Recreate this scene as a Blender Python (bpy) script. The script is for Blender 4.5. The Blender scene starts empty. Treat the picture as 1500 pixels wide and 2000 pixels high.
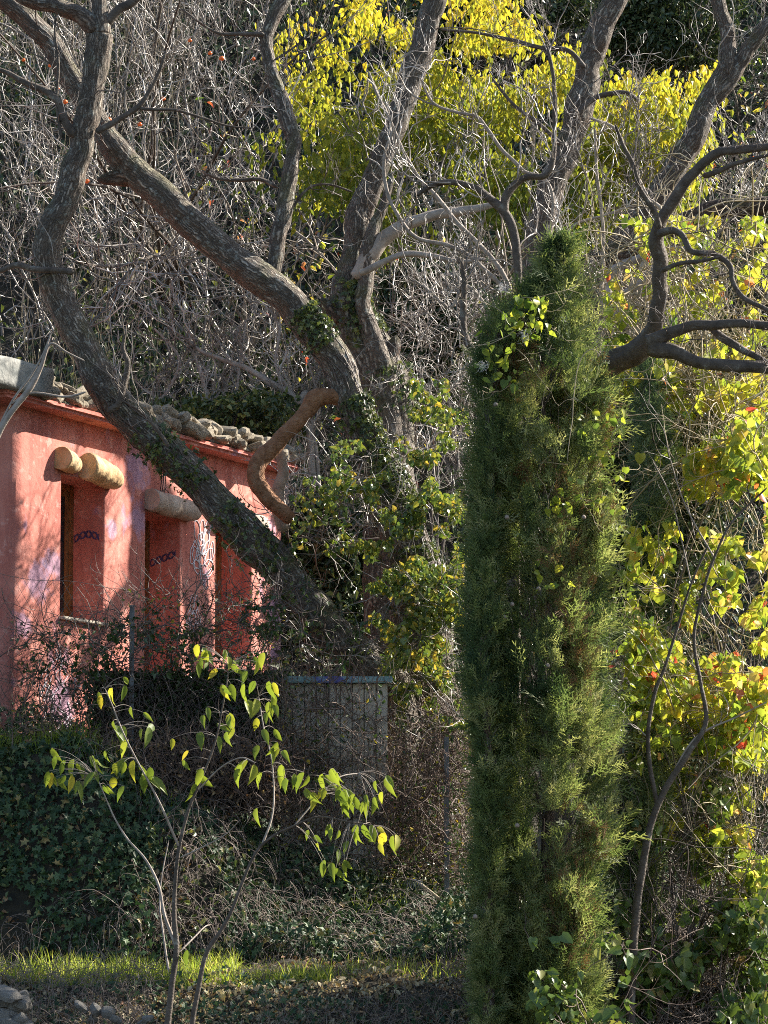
import bpy, bmesh, math, random
import numpy as np
from mathutils import Vector, Matrix
PI = math.pi
random.seed(7)
rng = np.random.default_rng(11)
scene = bpy.context.scene
COL = scene.collection

# ------------------------------------------------------------------ camera, world, sun, exposure
CAM = np.array([0.0, 0.0, 1.6])
F = 7500.0
PITCH = math.atan(900.0 / F)
cd = bpy.data.cameras.new('camera'); cam = bpy.data.objects.new('camera', cd); COL.objects.link(cam)
cam.location = CAM; cam.rotation_euler = (PI/2 + PITCH, 0, 0)
cd.sensor_fit = 'HORIZONTAL'; cd.sensor_width = 24; cd.lens = 24 * F / 1500
cd.clip_start = 0.5; cd.clip_end = 600
scene.camera = cam
SUN_AZ, SUN_EL = math.radians(27), math.radians(34)      # azimuth measured from +X towards +Y
S = np.array([math.cos(SUN_AZ)*math.cos(SUN_EL), math.sin(SUN_AZ)*math.cos(SUN_EL), math.sin(SUN_EL)])
w = bpy.data.worlds.new("World"); scene.world = w; w.use_nodes = True
wn = w.node_tree
sky = wn.nodes.new('ShaderNodeTexSky'); sky.sky_type = 'NISHITA'; sky.sun_disc = False
sky.sun_elevation = SUN_EL; sky.sun_rotation = math.atan2(S[0], S[1])
wn.links.new(sky.outputs[0], wn.nodes['Background'].inputs[0])
wn.nodes['Background'].inputs[1].default_value = 0.08
sl = bpy.data.lights.new('sun', 'SUN'); sl.energy = 5.0; sl.angle = math.radians(0.5); sl.color = (1.0, 0.93, 0.82)
so = bpy.data.objects.new('sun', sl); COL.objects.link(so)
so.rotation_euler = Vector(S).to_track_quat('Z', 'Y').to_euler(); so.location = (20, 20, 30)
scene.view_settings.view_transform = 'Standard'; scene.view_settings.look = 'None'
scene.view_settings.exposure = 1.65; scene.view_settings.gamma = 1
scene.view_settings.use_curve_mapping = False
try:
    scene.cycles.filter_width = 1.0; scene.cycles.max_bounces = 6; scene.cycles.diffuse_bounces = 3; scene.cycles.transmission_bounces = 3
    scene.cycles.glossy_bounces = 2; scene.cycles.transparent_max_bounces = 4
    scene.cycles.use_denoising = False; scene.cycles.denoiser = 'OPENIMAGEDENOISE'
except Exception: pass

_c, _s = math.cos(PITCH), math.sin(PITCH)
def P(px, py, Y):
    """point(s) of the place seen at photograph pixel (px, py) at distance Y"""
    px = np.asarray(px, float); py = np.asarray(py, float); Y = np.asarray(Y, float)
    u = (px - 750) / F; v = (1000 - py) / F
    dy = _c - v*_s; dz = _s + v*_c
    k = Y / dy
    return np.stack(np.broadcast_arrays(CAM[0] + u*k, CAM[1] + Y + 0*k, CAM[2] + dz*k), -1)
def V(p): return np.asarray(p, float)
def norm(a): return a / np.maximum(np.linalg.norm(a, axis=-1, keepdims=True), 1e-9)

# ------------------------------------------------------------------ value noise
def _h(i):
    i = i.astype(np.int64)
    n = (i[..., 0]*374761393 + i[..., 1]*668265263 + i[..., 2]*2147483647) & 0xffffffff
    n = ((n ^ (n >> 13)) * 1274126177) & 0xffffffff
    return ((n ^ (n >> 16)) & 0xffff) / 65535.0
def vn(p):
    p = np.asarray(p, float); i = np.floor(p); f = p - i; f = f*f*(3-2*f); i = i.astype(np.int64)
    r = 0
    for dx in (0, 1):
        for dy in (0, 1):
            for dz in (0, 1):
                wgt = (f[..., 0] if dx else 1-f[..., 0]) * (f[..., 1] if dy else 1-f[..., 1]) * (f[..., 2] if dz else 1-f[..., 2])
                r = r + wgt * _h(i + np.array([dx, dy, dz]))
    return r*2 - 1
def fbm(p, o=3):
    p = np.asarray(p, float); return sum(vn(p * 2**k + 17*k) / 2**k for k in range(o))

# ------------------------------------------------------------------ mesh and object helpers
def mk_mesh(name, co, tris, loops_per=3, smooth=False, tint=None, uv=None, mats=()):
    me = bpy.data.meshes.new(name)
    co = np.ascontiguousarray(co, dtype=np.float32).reshape(-1, 3); tris = np.ascontiguousarray(tris, dtype=np.int32).reshape(-1, loops_per)
    me.vertices.add(len(co)); me.vertices.foreach_set('co', co.ravel())
    me.loops.add(tris.size); me.loops.foreach_set('vertex_index', tris.ravel())
    me.polygons.add(len(tris)); me.polygons.foreach_set('loop_start', np.arange(0, tris.size, loops_per, dtype=np.int32))
    me.update(calc_edges=True)
    if smooth: me.polygons.foreach_set('use_smooth', np.ones(len(tris), dtype=bool))
    else: me.polygons.foreach_set('use_smooth', np.zeros(len(tris), dtype=bool))
    if tint is not None:
        a = me.attributes.new('tint', 'FLOAT', 'FACE'); a.data.foreach_set('value', np.ascontiguousarray(tint, dtype=np.float32))
    if uv is not None:
        l = me.uv_layers.new(name='UVMap'); l.data.foreach_set('uv', np.ascontiguousarray(uv, dtype=np.float32).ravel())
    for m in mats: me.materials.append(m)
    return me
def link(name, me, parent=None, loc=None):
    o = bpy.data.objects.new(name, me); COL.objects.link(o)
    if parent is not None: o.parent = parent
    if loc is not None: o.location = loc
    return o
def tag(o, label=None, cat=None, group=None, kind=None):
    if label: o['label'] = label
    if cat: o['category'] = cat
    if group: o['group'] = group
    if kind: o['kind'] = kind
    return o
def thing(name, label, cat, loc, group=None):
    o = bpy.data.objects.new(name, None); COL.objects.link(o); o.location = tuple(float(a) for a in loc); o.empty_display_size = .1
    return tag(o, label, cat, group)
def origin(t):
    while t is not None and t.parent is not None: t = t.parent
    return np.zeros(3) if t is None else np.array(t.location)
def part(name, co, faces, mat, parent=None, n=3, smooth=False, tint=None, uv=None, kind=None):
    co = np.asarray(co).reshape(-1, 3) - origin(parent)
    o = link(name, mk_mesh(name, co, faces, n, smooth, tint, uv, (mat,)), parent)
    if kind: o['kind'] = kind
    return o
def bmobj(name, bm, mat, parent=None, smooth=False):
    bmesh.ops.translate(bm, verts=bm.verts, vec=Vector(-origin(parent)))
    bmesh.ops.recalc_face_normals(bm, faces=bm.faces)
    me = bpy.data.meshes.new(name); bm.to_mesh(me); bm.free(); me.materials.append(mat)
    if smooth:
        for p in me.polygons: p.use_smooth = True
    return link(name, me, parent)

# ------------------------------------------------------------------ tubes
def catmull(pts, n):
    pts = np.asarray(pts, float); k = len(pts)
    e = np.vstack([2*pts[0]-pts[1], pts, 2*pts[-1]-pts[-2]])
    t = np.linspace(0, k-1-1e-6, n); i = t.astype(int); f = (t-i)[:, None]
    a, b, c, d = e[i], e[i+1], e[i+2], e[i+3]
    return .5*((2*b)+(-a+c)*f+(2*a-5*b+4*c-d)*f**2+(-a+3*b-3*c+d)*f**3)
def tubes(pts, rad, sides):
    """pts (n,P,3), rad (n,P) -> verts, quads"""
    n, Pn, _ = pts.shape
    T = norm(np.gradient(pts, axis=1))
    m = norm(pts[:, -1]-pts[:, 0]); ref = np.where(np.abs(m[:, 2:3]) < .8, np.array([[0, 0, 1.]]), np.array([[1., 0, 0]]))
    ref = norm(np.cross(m, ref))[:, None, :]
    U = norm(ref - (ref*T).sum(-1, keepdims=True)*T); W = np.cross(T, U)
    a = np.arange(sides)*2*PI/sides
    v = pts[:, :, None, :] + rad[:, :, None, None]*(np.cos(a)[None, None, :, None]*U[:, :, None, :] + np.sin(a)[None, None, :, None]*W[:, :, None, :])
    base = (np.arange(n)*Pn*sides)[:, None, None] + (np.arange(Pn-1)*sides)[None, :, None]
    j = np.arange(sides)[None, None, :]; j2 = (j+1) % sides
    q = np.stack([base+j, base+j2, base+sides+j2, base+sides+j], -1)
    return v.reshape(-1, 3), q.reshape(-1, 4)
def merge(parts):
    vs, fs, o = [], [], 0
    for v, f in parts:
        vs.append(v); fs.append(f+o); o += len(v)
    return np.vstack(vs), np.vstack(fs)
def trace(lst, Y, dY=None, n=None):
    """photograph trace [(px,py,width_px)] at distance Y -> pts, radii"""
    a = np.array(lst, float); a[:, 2] = np.where(a[:, 2] > 30, 30+(a[:, 2]-30)*.74, a[:, 2])
    Ys = np.full(len(a), float(Y)) if dY is None else np.linspace(Y, Y+dY, len(a))
    p = P(a[:, 0], a[:, 1], Ys); r = a[:, 2]/2*Ys/F
    pr = np.hstack([p, r[:, None]])
    n = n or max(8, len(a)*6)
    c = catmull(pr, n); c[:, 3] = np.maximum(c[:, 3], .002)
    return c[:, :3], c[:, 3]
def limb(name, lst, Y, mat, parent, dY=None, sides=28, rough=1.0, n=None, flare=0):
    p, r = trace(lst, Y, dY, n)
    L = np.linalg.norm(np.diff(p, axis=0), axis=1).sum()
    n = n or int(min(260, max(12, L/.022)))
    p, r = trace(lst, Y, dY, n)
    if r.max() < .02: sides = 8
    elif r.max() < .05: sides = 14
    wob = np.stack([fbm(p*2.3+9, 2), fbm(p*2.3+31, 2), fbm(p*2.3+57, 2)], -1)+.6*np.stack([vn(p*7+9), vn(p*7+31), vn(p*7+57)], -1); p = p + wob*np.clip(r, 0, .05)[:, None]*.42*min(1, rough)
    r = r*(1+.10*rough*vn(p*4.3+70))
    v, q = tubes(p[None], r[None], sides)
    v = v.reshape(n, sides, 3); cen = p[:, None, :]; d = v-cen
    ln = np.concatenate([[0], np.cumsum(np.linalg.norm(np.diff(p, axis=0), axis=1))])
    ang = np.arange(sides)*2*PI/sides
    X = np.stack([np.cos(ang)[None]*r[:, None]*14 + 0*ln[:, None], np.sin(ang)[None]*r[:, None]*14 + 0*ln[:, None], ln[:, None]*2.2 + 0*ang[None]], -1)
    seed = random.random()*50
    big = fbm(np.stack([np.cos(ang)[None]+0*ln[:, None], np.sin(ang)[None]+0*ln[:, None], ln[:, None]*3+0*ang[None]], -1)+seed, 2)
    furrow = 1-np.abs(fbm(X*1.5+seed, 3))*1.6
    sc = 1 + rough*(.10*big - .10*np.clip(furrow, 0, 1)**3 + .03*fbm(X*5+seed, 2))
    sc[0] *= .3; sc[-1] *= .05; sc[-2] *= .75
    v = cen + d*sc[..., None]
    uu = np.stack(np.meshgrid(np.arange(sides+1)/sides*2*PI*float(r.mean()), ln, indexing='xy'), -1)
    uv = np.stack([uu[:-1, :-1], uu[:-1, 1:], uu[1:, 1:], uu[1:, :-1]], 2).reshape(-1, 2)
    o = part(name, v.reshape(-1, 3), q, mat, parent, 4, True, None, uv)
    # caps
    return o, p, r

# ------------------------------------------------------------------ random branching, level by level
def shoots(start, dirn, L, r, Pn=8, wander=.35, up=.25, tip=.25, kink=0.0, droop=0.0):
    n = len(start); start = V(start); d = norm(V(dirn)); L = np.broadcast_to(L, (n,)); r = np.broadcast_to(r, (n,))
    pts = np.empty((n, Pn, 3)); pts[:, 0] = start; step = (L/(Pn-1))[:, None]
    turn = rng.normal(0, 1, (n, 3))*wander*.5
    for k in range(1, Pn):
        d = norm(d + turn*.6 + rng.normal(0, wander*.55, (n, 3)) + np.array([0, 0, up-droop*k/Pn]))
        if kink: turn = np.where(rng.random((n, 1)) < kink, rng.normal(0, 1, (n, 3))*wander, turn)
        pts[:, k] = pts[:, k-1] + d*step
    t = np.linspace(0, 1, Pn)[None]
    return pts, r[:, None]*(1-(1-tip)*t)
def kids(pts, rad, m, t0=.2, t1=1.0, ang=.8, Ls=(.3, .6), rs=.6, L=None):
    n, Pn, _ = pts.shape
    idx = np.repeat(np.arange(n), m); t = t0+(t1-t0)*rng.random(len(idx))
    f = t*(Pn-1); i = np.minimum(f.astype(int), Pn-2); fr = (f-i)[:, None]
    s = pts[idx, i]*(1-fr) + pts[idx, i+1]*fr
    tg = norm(pts[idx, i+1]-pts[idx, i])
    sd = norm(np.cross(tg, rng.normal(0, 1, (len(idx), 3))))
    d = norm(tg*math.cos(ang) + sd*math.sin(ang))
    ln = np.linalg.norm(np.diff(pts, axis=1), axis=2).sum(1)[idx] if L is None else np.full(len(idx), L)
    return s, d, ln*rng.uniform(Ls[0], Ls[1], len(idx)), rad[idx, i]*rs

# ------------------------------------------------------------------ leaves
LEAF_BIG = (np.array([[0, 0, 0], [0, .35, -.03], [0, .72, -.05], [0, 1.0, -.16],
                      [-.2, .10, .03], [-.30, .32, .05], [-.23, .6, .01], [-.08, .84, -.08],
                      [.2, .10, .03], [.30, .32, .05], [.23, .6, .01], [.08, .84, -.08]], float),
            np.array([[0, 1, 4], [4, 1, 5], [1, 2, 5], [5, 2, 6], [2, 7, 6], [2, 3, 7],
                      [0, 8, 1], [8, 9, 1], [1, 9, 2], [9, 10, 2], [2, 10, 11], [2, 11, 3]]))
LEAF_S = (np.array([[0, 0, 0], [0, .5, -.05], [0, 1, -.1], [-.28, .35, .06], [-.2, .7, .0], [.28, .35, .06], [.2, .7, .0]], float),
          np.array([[0, 1, 3], [3, 1, 4], [1, 2, 4], [0, 5, 1], [5, 6, 1], [1, 6, 2]]))
LEAF_HEART = (np.array([[0, 0, 0], [0, .5, -.04], [0, 1, -.1], [-.25, -.12, .03], [-.46, .2, .08], [-.34, .6, .02], [.25, -.12, .03], [.46, .2, .08], [.34, .6, .02]], float),
              np.array([[0, 1, 3], [3, 1, 4], [4, 1, 5], [5, 1, 2], [0, 6, 1], [6, 7, 1], [7, 8, 1], [8, 2, 1]]))
LEAF_NARROW = (np.array([[0, 0, 0], [-.13, .4, .03], [.13, .4, .03], [0, 1, -.12], [0, .45, -.02]], float),
               np.array([[0, 4, 1], [1, 4, 3], [0, 2, 4], [4, 2, 3]]))
LEAF_IVY = (np.array([[0, .35, 0], [0, 0, 0], [-.42, -.05, .04], [-.2, .3, .0], [-.5, .5, .05], [-.18, .62, 0], [0, 1.05, -.1], [.18, .62, 0], [.5, .5, .05], [.2, .3, 0], [.42, -.05, .04]], float),
            np.array([[0, i, i+1] for i in range(1, 10)] + [[0, 10, 1]]))
def leaves(tmpl, pos, fwd, nrm, size, tint=None):
    tv, tf = tmpl; n = len(pos)
    f = norm(V(fwd)); s = norm(np.cross(f, V(nrm))); u = np.cross(s, f)
    sz = np.broadcast_to(size, (n,))[:, None, None]; wv = rng.uniform(.65, 1.2, (n, 1, 1)); cv = rng.normal(-.08, .22, (n, 1, 1)); tw_ = rng.normal(0, .16, (n, 1, 1)); fv = rng.uniform(-.1, .6, (n, 1, 1))
    X_ = tv[None, :, 0:1]; Y_ = tv[None, :, 1:2]; Z_ = tv[None, :, 2:3]
    v = V(pos)[:, None, :] + sz*((X_*wv+tw_*Y_**2)*s[:, None] + Y_*f[:, None] + (Z_+cv*Y_**2+fv*np.abs(X_))*u[:, None])
    fc = tf[None] + (np.arange(n)*len(tv))[:, None, None]
    tt = np.repeat(rng.random(n) if tint is None else tint, len(tf))
    return v.reshape(-1, 3), fc.reshape(-1, 3), tt
def mleaves(lst):
    vs, fs, ts, o = [], [], [], 0
    for v, f, t in lst: vs.append(v); fs.append(f+o); ts.append(t); o += len(v)
    return np.vstack(vs), np.vstack(fs), np.concatenate(ts)
def rdir(n, bias=(0, 0, 0), s=1.0): return norm(rng.normal(0, s, (n, 3)) + np.array(bias))

# ------------------------------------------------------------------ materials
def mat_new(name):
    m = bpy.data.materials.new(name); m.use_nodes = True; nt = m.node_tree
    b = nt.nodes['Principled BSDF']; b.inputs['Roughness'].default_value = .8
    return m, nt, b
def N(nt, t, **k):
    n = nt.nodes.new(t)
    for a, b in k.items():
        if a in n.inputs: n.inputs[a].default_value = b
        else: setattr(n, a, b)
    return n
def ramp(nt, stops, fac, interp='LINEAR'):
    r = nt.nodes.new('ShaderNodeValToRGB'); e = r.color_ramp.elements; r.color_ramp.interpolation = interp
    while len(e) < len(stops): e.new(.5)
    for k, (p, c) in enumerate(stops): e[k].position = p; e[k].color = tuple(c) + ((1,) if len(c) == 3 else ())
    nt.links.new(fac, r.inputs[0]); return r.outputs[0]
def bump(nt, b, h, strength=.5, dist=.02):
    bn = N(nt, 'ShaderNodeBump', Strength=strength, Distance=dist); nt.links.new(h, bn.inputs['Height']); nt.links.new(bn.outputs[0], b.inputs['Normal'])
def leaf_mat(name, stops, trans=.45, rough=.45, spec=.4, tboost=1.0):
    m, nt, b = mat_new(name)
    a = N(nt, 'ShaderNodeAttribute', attribute_name='tint')
    tc = N(nt, 'ShaderNodeTexCoord'); nz = N(nt, 'ShaderNodeTexNoise', Scale=25.0, Detail=3.0); nt.links.new(tc.outputs['Object'], nz.inputs['Vector'])
    mm = N(nt, 'ShaderNodeMath', operation='MULTIPLY_ADD'); nt.links.new(nz.outputs[0], mm.inputs[0]); mm.inputs[1].default_value = .25
    ad = N(nt, 'ShaderNodeMath', operation='SUBTRACT'); nt.links.new(a.outputs['Fac'], ad.inputs[0]); ad.inputs[1].default_value = .125
    nt.links.new(ad.outputs[0], mm.inputs[2])
    c = ramp(nt, stops, mm.outputs[0])
    nt.links.new(c, b.inputs['Base Color']); b.inputs['Roughness'].default_value = rough; b.inputs['Specular IOR Level'].default_value = spec
    t = N(nt, 'ShaderNodeBsdfTranslucent')
    g = N(nt, 'ShaderNodeMixRGB', blend_type='MULTIPLY'); g.inputs[0].default_value = 1; g.inputs[2].default_value = (tboost, tboost, tboost*.6, 1)
    nt.links.new(c, g.inputs[1]); nt.links.new(g.outputs[0], t.inputs[0])
    mx = N(nt, 'ShaderNodeMixShader'); mx.inputs[0].default_value = trans
    nt.links.new(b.outputs[0], mx.inputs[1]); nt.links.new(t.outputs[0], mx.inputs[2]); nt.links.new(mx.outputs[0], nt.nodes['Material Output'].inputs[0])
    return m
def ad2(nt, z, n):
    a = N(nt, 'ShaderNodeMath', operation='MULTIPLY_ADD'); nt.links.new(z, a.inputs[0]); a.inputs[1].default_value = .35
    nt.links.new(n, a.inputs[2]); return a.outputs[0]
def bark_mat(name, c1, c2, lichen=.4, moss=.3, scale=1.0):
    m, nt, b = mat_new(name)
    uv = N(nt, 'ShaderNodeUVMap'); mp = N(nt, 'ShaderNodeMapping'); mp.inputs['Scale'].default_value = (38*scale, 8*scale, 1); nt.links.new(uv.outputs[0], mp.inputs[0])
    tc = N(nt, 'ShaderNodeTexCoord')
    nz = N(nt, 'ShaderNodeTexNoise', Scale=9.0, Detail=6.0, Roughness=.65); nt.links.new(tc.outputs['Object'], nz.inputs['Vector'])
    dm = N(nt, 'ShaderNodeVectorMath', operation='MULTIPLY_ADD'); nt.links.new(nz.outputs['Color'], dm.inputs[0]); dm.inputs[1].default_value = (3.6, 3.4, 0); nt.links.new(mp.outputs[0], dm.inputs[2])
    vo = N(nt, 'ShaderNodeTexVoronoi', feature='DISTANCE_TO_EDGE', Scale=1.0); nt.links.new(dm.outputs[0], vo.inputs['Vector'])
    crack = N(nt, 'ShaderNodeMapRange'); crack.inputs[1].default_value = 0; crack.inputs[2].default_value = .34; nt.links.new(vo.outputs[0], crack.inputs[0])
    c = ramp(nt, [(.3, c1), (.65, c2)], nz.outputs[0])
    d = N(nt, 'ShaderNodeMixRGB', blend_type='MULTIPLY'); d.inputs[0].default_value = .75
    g = ramp(nt, [(0, (.25, .2, .16)), (1, (1, 1, 1))], crack.outputs[0]); nt.links.new(c, d.inputs[1]); nt.links.new(g, d.inputs[2])
    # lichen blotches
    l = N(nt, 'ShaderNodeTexNoise', Scale=17.0, Detail=5.0, Roughness=.7); nt.links.new(tc.outputs['Object'], l.inputs['Vector'])
    lf = ramp(nt, [(.56, (0, 0, 0)), (.62, (lichen, lichen, lichen))], l.outputs[0])
    m1 = N(nt, 'ShaderNodeMixRGB'); nt.links.new(lf, m1.inputs[0]); nt.links.new(d.outputs[0], m1.inputs[1]); m1.inputs[2].default_value = (.42, .43, .38, 1)
    l2 = N(nt, 'ShaderNodeTexNoise', Scale=4.0, Detail=5.0); nt.links.new(tc.outputs['Object'], l2.inputs['Vector'])
    gm = N(nt, 'ShaderNodeNewGeometry'); sp = N(nt, 'ShaderNodeSeparateXYZ'); nt.links.new(gm.outputs['Normal'], sp.inputs[0])
    ad = N(nt, 'ShaderNodeMath', operation='MULTIPLY_ADD'); nt.links.new(sp.outputs[2], ad.inputs[0]); ad.inputs[1].default_value = .18; nt.links.new(l2.outputs[0], ad.inputs[2])
    mf = ramp(nt, [(.55, (0, 0, 0)), (.68, (moss, moss, moss))], ad.outputs[0])
    m2 = N(nt, 'ShaderNodeMixRGB'); nt.links.new(mf, m2.inputs[0]); nt.links.new(m1.outputs[0], m2.inputs[1]); m2.inputs[2].default_value = (.16, .17, .04, 1)
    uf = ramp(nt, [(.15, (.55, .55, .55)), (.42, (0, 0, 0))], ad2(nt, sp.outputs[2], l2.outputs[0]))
    m3 = N(nt, 'ShaderNodeMixRGB'); nt.links.new(uf, m3.inputs[0]); nt.links.new(m2.outputs[0], m3.inputs[1]); m3.inputs[2].default_value = (.25, .125, .065, 1)  # redder underside: less weathered bark plus pink wall's bounce light painted into the colour
    m4 = N(nt, 'ShaderNodeMixRGB', blend_type='MULTIPLY'); m4.inputs[0].default_value = .6; nt.links.new(m3.outputs[0], m4.inputs[1]); nt.links.new(g, m4.inputs[2])
    nt.links.new(m4.outputs[0], b.inputs['Base Color']); b.inputs['Roughness'].default_value = .85
    ah = N(nt, 'ShaderNodeMath', operation='ADD'); nt.links.new(crack.outputs[0], ah.inputs[0]); nt.links.new(nz.outputs[0], ah.inputs[1])
    bump(nt, b, ah.outputs[0], 1.0, .025)
    return m
def noise_mat(name, stops, scale=5.0, detail=5.0, rough=.85, bstr=.4, bdist=.02, bscale=None, spec=.3):
    m, nt, b = mat_new(name); tc = N(nt, 'ShaderNodeTexCoord')
    nz = N(nt, 'ShaderNodeTexNoise', Scale=scale, Detail=detail, Roughness=.6); nt.links.new(tc.outputs['Object'], nz.inputs['Vector'])
    nt.links.new(ramp(nt, stops, nz.outputs[0]), b.inputs['Base Color']); b.inputs['Roughness'].default_value = rough; b.inputs['Specular IOR Level'].default_value = spec
    n2 = N(nt, 'ShaderNodeTexNoise', Scale=bscale or scale*4, Detail=6.0); nt.links.new(tc.outputs['Object'], n2.inputs['Vector']); bump(nt, b, n2.outputs[0], bstr, bdist)
    return m
M = {}
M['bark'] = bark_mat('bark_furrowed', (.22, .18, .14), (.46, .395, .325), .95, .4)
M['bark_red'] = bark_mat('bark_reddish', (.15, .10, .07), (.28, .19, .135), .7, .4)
M['bark_cut'] = noise_mat('bare_orange_wood', [(.3, (.16, .075, .035)), (.5, (.27, .13, .065)), (.7, (.33, .19, .11))], 16, 8, .85, 1, .03, 45)
M['bark_pale'] = noise_mat('pale_bark', [(.3, (.20, .16, .13)), (.7, (.40, .34, .285))], 14, 6, .75, .5, .01, 70)
M['bark_dark'] = noise_mat('dark_smooth_bark', [(.3, (.055, .042, .032)), (.6, (.12, .095, .075)), (.72, (.26, .25, .21))], 12, 6, .75, .8, .015, 60)
M['twig'] = noise_mat('grey_twig_bark', [(.38, (.10, .078, .062)), (.52, (.25, .21, .175)), (.66, (.55, .50, .45))], 1.6, 4, .4, .2, .002, 90, spec=.5)
M['twig_dark'] = noise_mat('brown_twig_bark', [(.3, (.05, .035, .028)), (.7, (.15, .115, .095))], 8, 3, .6, .2, .002, 90, spec=.5)
M['twig_red'] = noise_mat('bramble_cane', [(.3, (.085, .055, .042)), (.7, (.22, .155, .12))], 8, 3, .6, .2, .002, 90)
M['straw_grey'] = noise_mat('weathered_dead_grass', [(.3, (.12, .09, .075)), (.7, (.30, .24, .20))], 8, 3, .7, .2, .002, 90)
M['straw'] = noise_mat('dead_straw', [(.3, (.22, .17, .10)), (.7, (.46, .38, .25))], 8, 3, .7, .2, .002, 90)
M['leaf_sapling'] = leaf_mat('sapling_leaf', [(0, (.13, .19, .03)), (.55, (.24, .29, .045)), (.85, (.44, .41, .05)), (1, (.58, .42, .05))], .45, .5, .35, 1.1)
M['leaf_yellow'] = leaf_mat('yellow_leaf', [(0, (.15, .20, .04)), (.3, (.36, .36, .05)), (.6, (.60, .47, .055)), (.85, (.66, .40, .05)), (1, (.56, .26, .06))], .5, .45, .3, 1.15)
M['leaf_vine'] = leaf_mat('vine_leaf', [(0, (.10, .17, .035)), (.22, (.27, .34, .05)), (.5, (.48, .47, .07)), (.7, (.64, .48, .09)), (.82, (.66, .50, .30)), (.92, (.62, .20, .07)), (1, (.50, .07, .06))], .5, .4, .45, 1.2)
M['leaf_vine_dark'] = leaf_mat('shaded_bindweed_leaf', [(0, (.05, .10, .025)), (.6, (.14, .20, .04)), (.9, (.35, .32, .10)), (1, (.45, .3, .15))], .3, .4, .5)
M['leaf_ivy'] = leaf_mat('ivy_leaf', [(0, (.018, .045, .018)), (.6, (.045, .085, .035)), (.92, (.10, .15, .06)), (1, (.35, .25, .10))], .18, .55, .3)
M['leaf_bramble'] = leaf_mat('bramble_leaf', [(0, (.03, .06, .02)), (.6, (.07, .12, .035)), (.85, (.25, .26, .04)), (1, (.55, .38, .05))], .3, .35, .6)
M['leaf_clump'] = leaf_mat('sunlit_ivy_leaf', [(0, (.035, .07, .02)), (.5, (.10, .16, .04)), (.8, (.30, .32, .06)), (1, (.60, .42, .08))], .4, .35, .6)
M['leaf_olive'] = leaf_mat('evergreen_leaf', [(0, (.025, .045, .02)), (.7, (.06, .09, .035)), (1, (.14, .15, .07))], .2, .35, .5)
M['leaf_dead'] = leaf_mat('dead_leaf', [(0, (.14, .07, .04)), (.5, (.26, .15, .08)), (.9, (.45, .33, .20)), (1, (.6, .48, .3))], .2, .7, .2)
M['leaf_litter_pale'] = leaf_mat('pale_withered_leaf', [(0, (.16, .10, .055)), (.5, (.34, .26, .15)), (1, (.60, .52, .36))], .25, .7, .2)
M['leaf_hill'] = leaf_mat('undergrowth_leaf', [(0, (.03, .05, .02)), (.5, (.07, .10, .03)), (.8, (.16, .19, .05)), (1, (.32, .30, .10))], .3, .4, .5)
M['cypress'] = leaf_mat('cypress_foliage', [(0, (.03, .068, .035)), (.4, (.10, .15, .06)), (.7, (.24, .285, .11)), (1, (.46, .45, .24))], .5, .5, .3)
M['cypress_blue'] = leaf_mat('juniper_foliage', [(0, (.05, .10, .06)), (.5, (.13, .19, .11)), (1, (.3, .36, .2))], .45, .5, .3)
M['grass'] = leaf_mat('grass_blade', [(0, (.15, .24, .03)), (.6, (.36, .44, .06)), (1, (.6, .55, .2))], .5, .45, .4, 1.2)
M['soil'] = noise_mat('leaf_litter_soil', [(.3, (.015, .014, .010)), (.55, (.04, .034, .022)), (.75, (.08, .065, .045))], 4, 8, .95, 1.0, .05, 25)
M['stone'] = noise_mat('grey_stone', [(.3, (.14, .13, .12)), (.55, (.27, .25, .22)), (.75, (.42, .40, .35))], 9, 7, .9, .8, .02, 30)
M['stone_pale'] = noise_mat('pale_roof_stone', [(.3, (.17, .14, .095)), (.48, (.50, .42, .31)), (.7, (.68, .60, .47))], 7, 8, .9, 1, .03, 30)
M['concrete'] = noise_mat('weathered_mortar', [(.3, (.16, .17, .16)), (.7, (.32, .31, .28))], 6, 7, .9, .5, .02, 35)
M['log'] = noise_mat('ochre_lintel_plaster', [(.3, (.42, .26, .13)), (.55, (.60, .42, .22)), (.75, (.66, .50, .32))], 7, 6, .8, .6, .015, 30)
M['log_grey'] = noise_mat('weathered_lintel_plaster', [(.3, (.26, .19, .15)), (.55, (.42, .34, .28)), (.75, (.50, .44, .38))], 6, 6, .85, .6, .015, 30)
M['wood'] = noise_mat('varnished_wood', [(.3, (.13, .055, .02)), (.7, (.30, .15, .06))], 12, 5, .45, .3, .004, 60)
M['white_paint'] = noise_mat('white_paint_line', [(.3, (.62, .60, .66)), (.7, (.78, .77, .80))], 6, 3, .8, .1, .002)
M['blue_paint'] = noise_mat('dark_blue_paint_line', [(.3, (.05, .04, .12)), (.7, (.10, .08, .20))], 6, 3, .8, .1, .002)
M['metal'] = noise_mat('dull_grey_metal', [(.3, (.10, .105, .11)), (.7, (.22, .23, .24))], 10, 5, .55, .2, .003)
M['metal'].node_tree.nodes['Principled BSDF'].inputs['Metallic'].default_value = .5
M['wire'] = noise_mat('galvanised_wire', [(.3, (.12, .11, .10)), (.7, (.25, .2, .16))], 10, 3, .6, .1, .001)
M['black'] = noise_mat('black_wire', [(.3, (.02, .02, .02)), (.7, (.04, .035, .03))], 10, 3, .6, .1, .001)
M['turq'] = noise_mat('turquoise_paint', [(.35, (.16, .30, .32)), (.5, (.30, .42, .42)), (.62, (.09, .09, .34)), (.8, (.3, .3, .32))], 5, 6, .6, .3, .004)
M['cream'] = noise_mat('cream_board', [(.3, (.50, .42, .32)), (.6, (.72, .65, .54)), (.8, (.78, .74, .66))], 5, 6, .8, .3, .006)
M['fruit'] = noise_mat('persimmon_skin', [(.3, (.75, .12, .02)), (.7, (.80, .20, .04))], 6, 3, .35, .1, .003)
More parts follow.
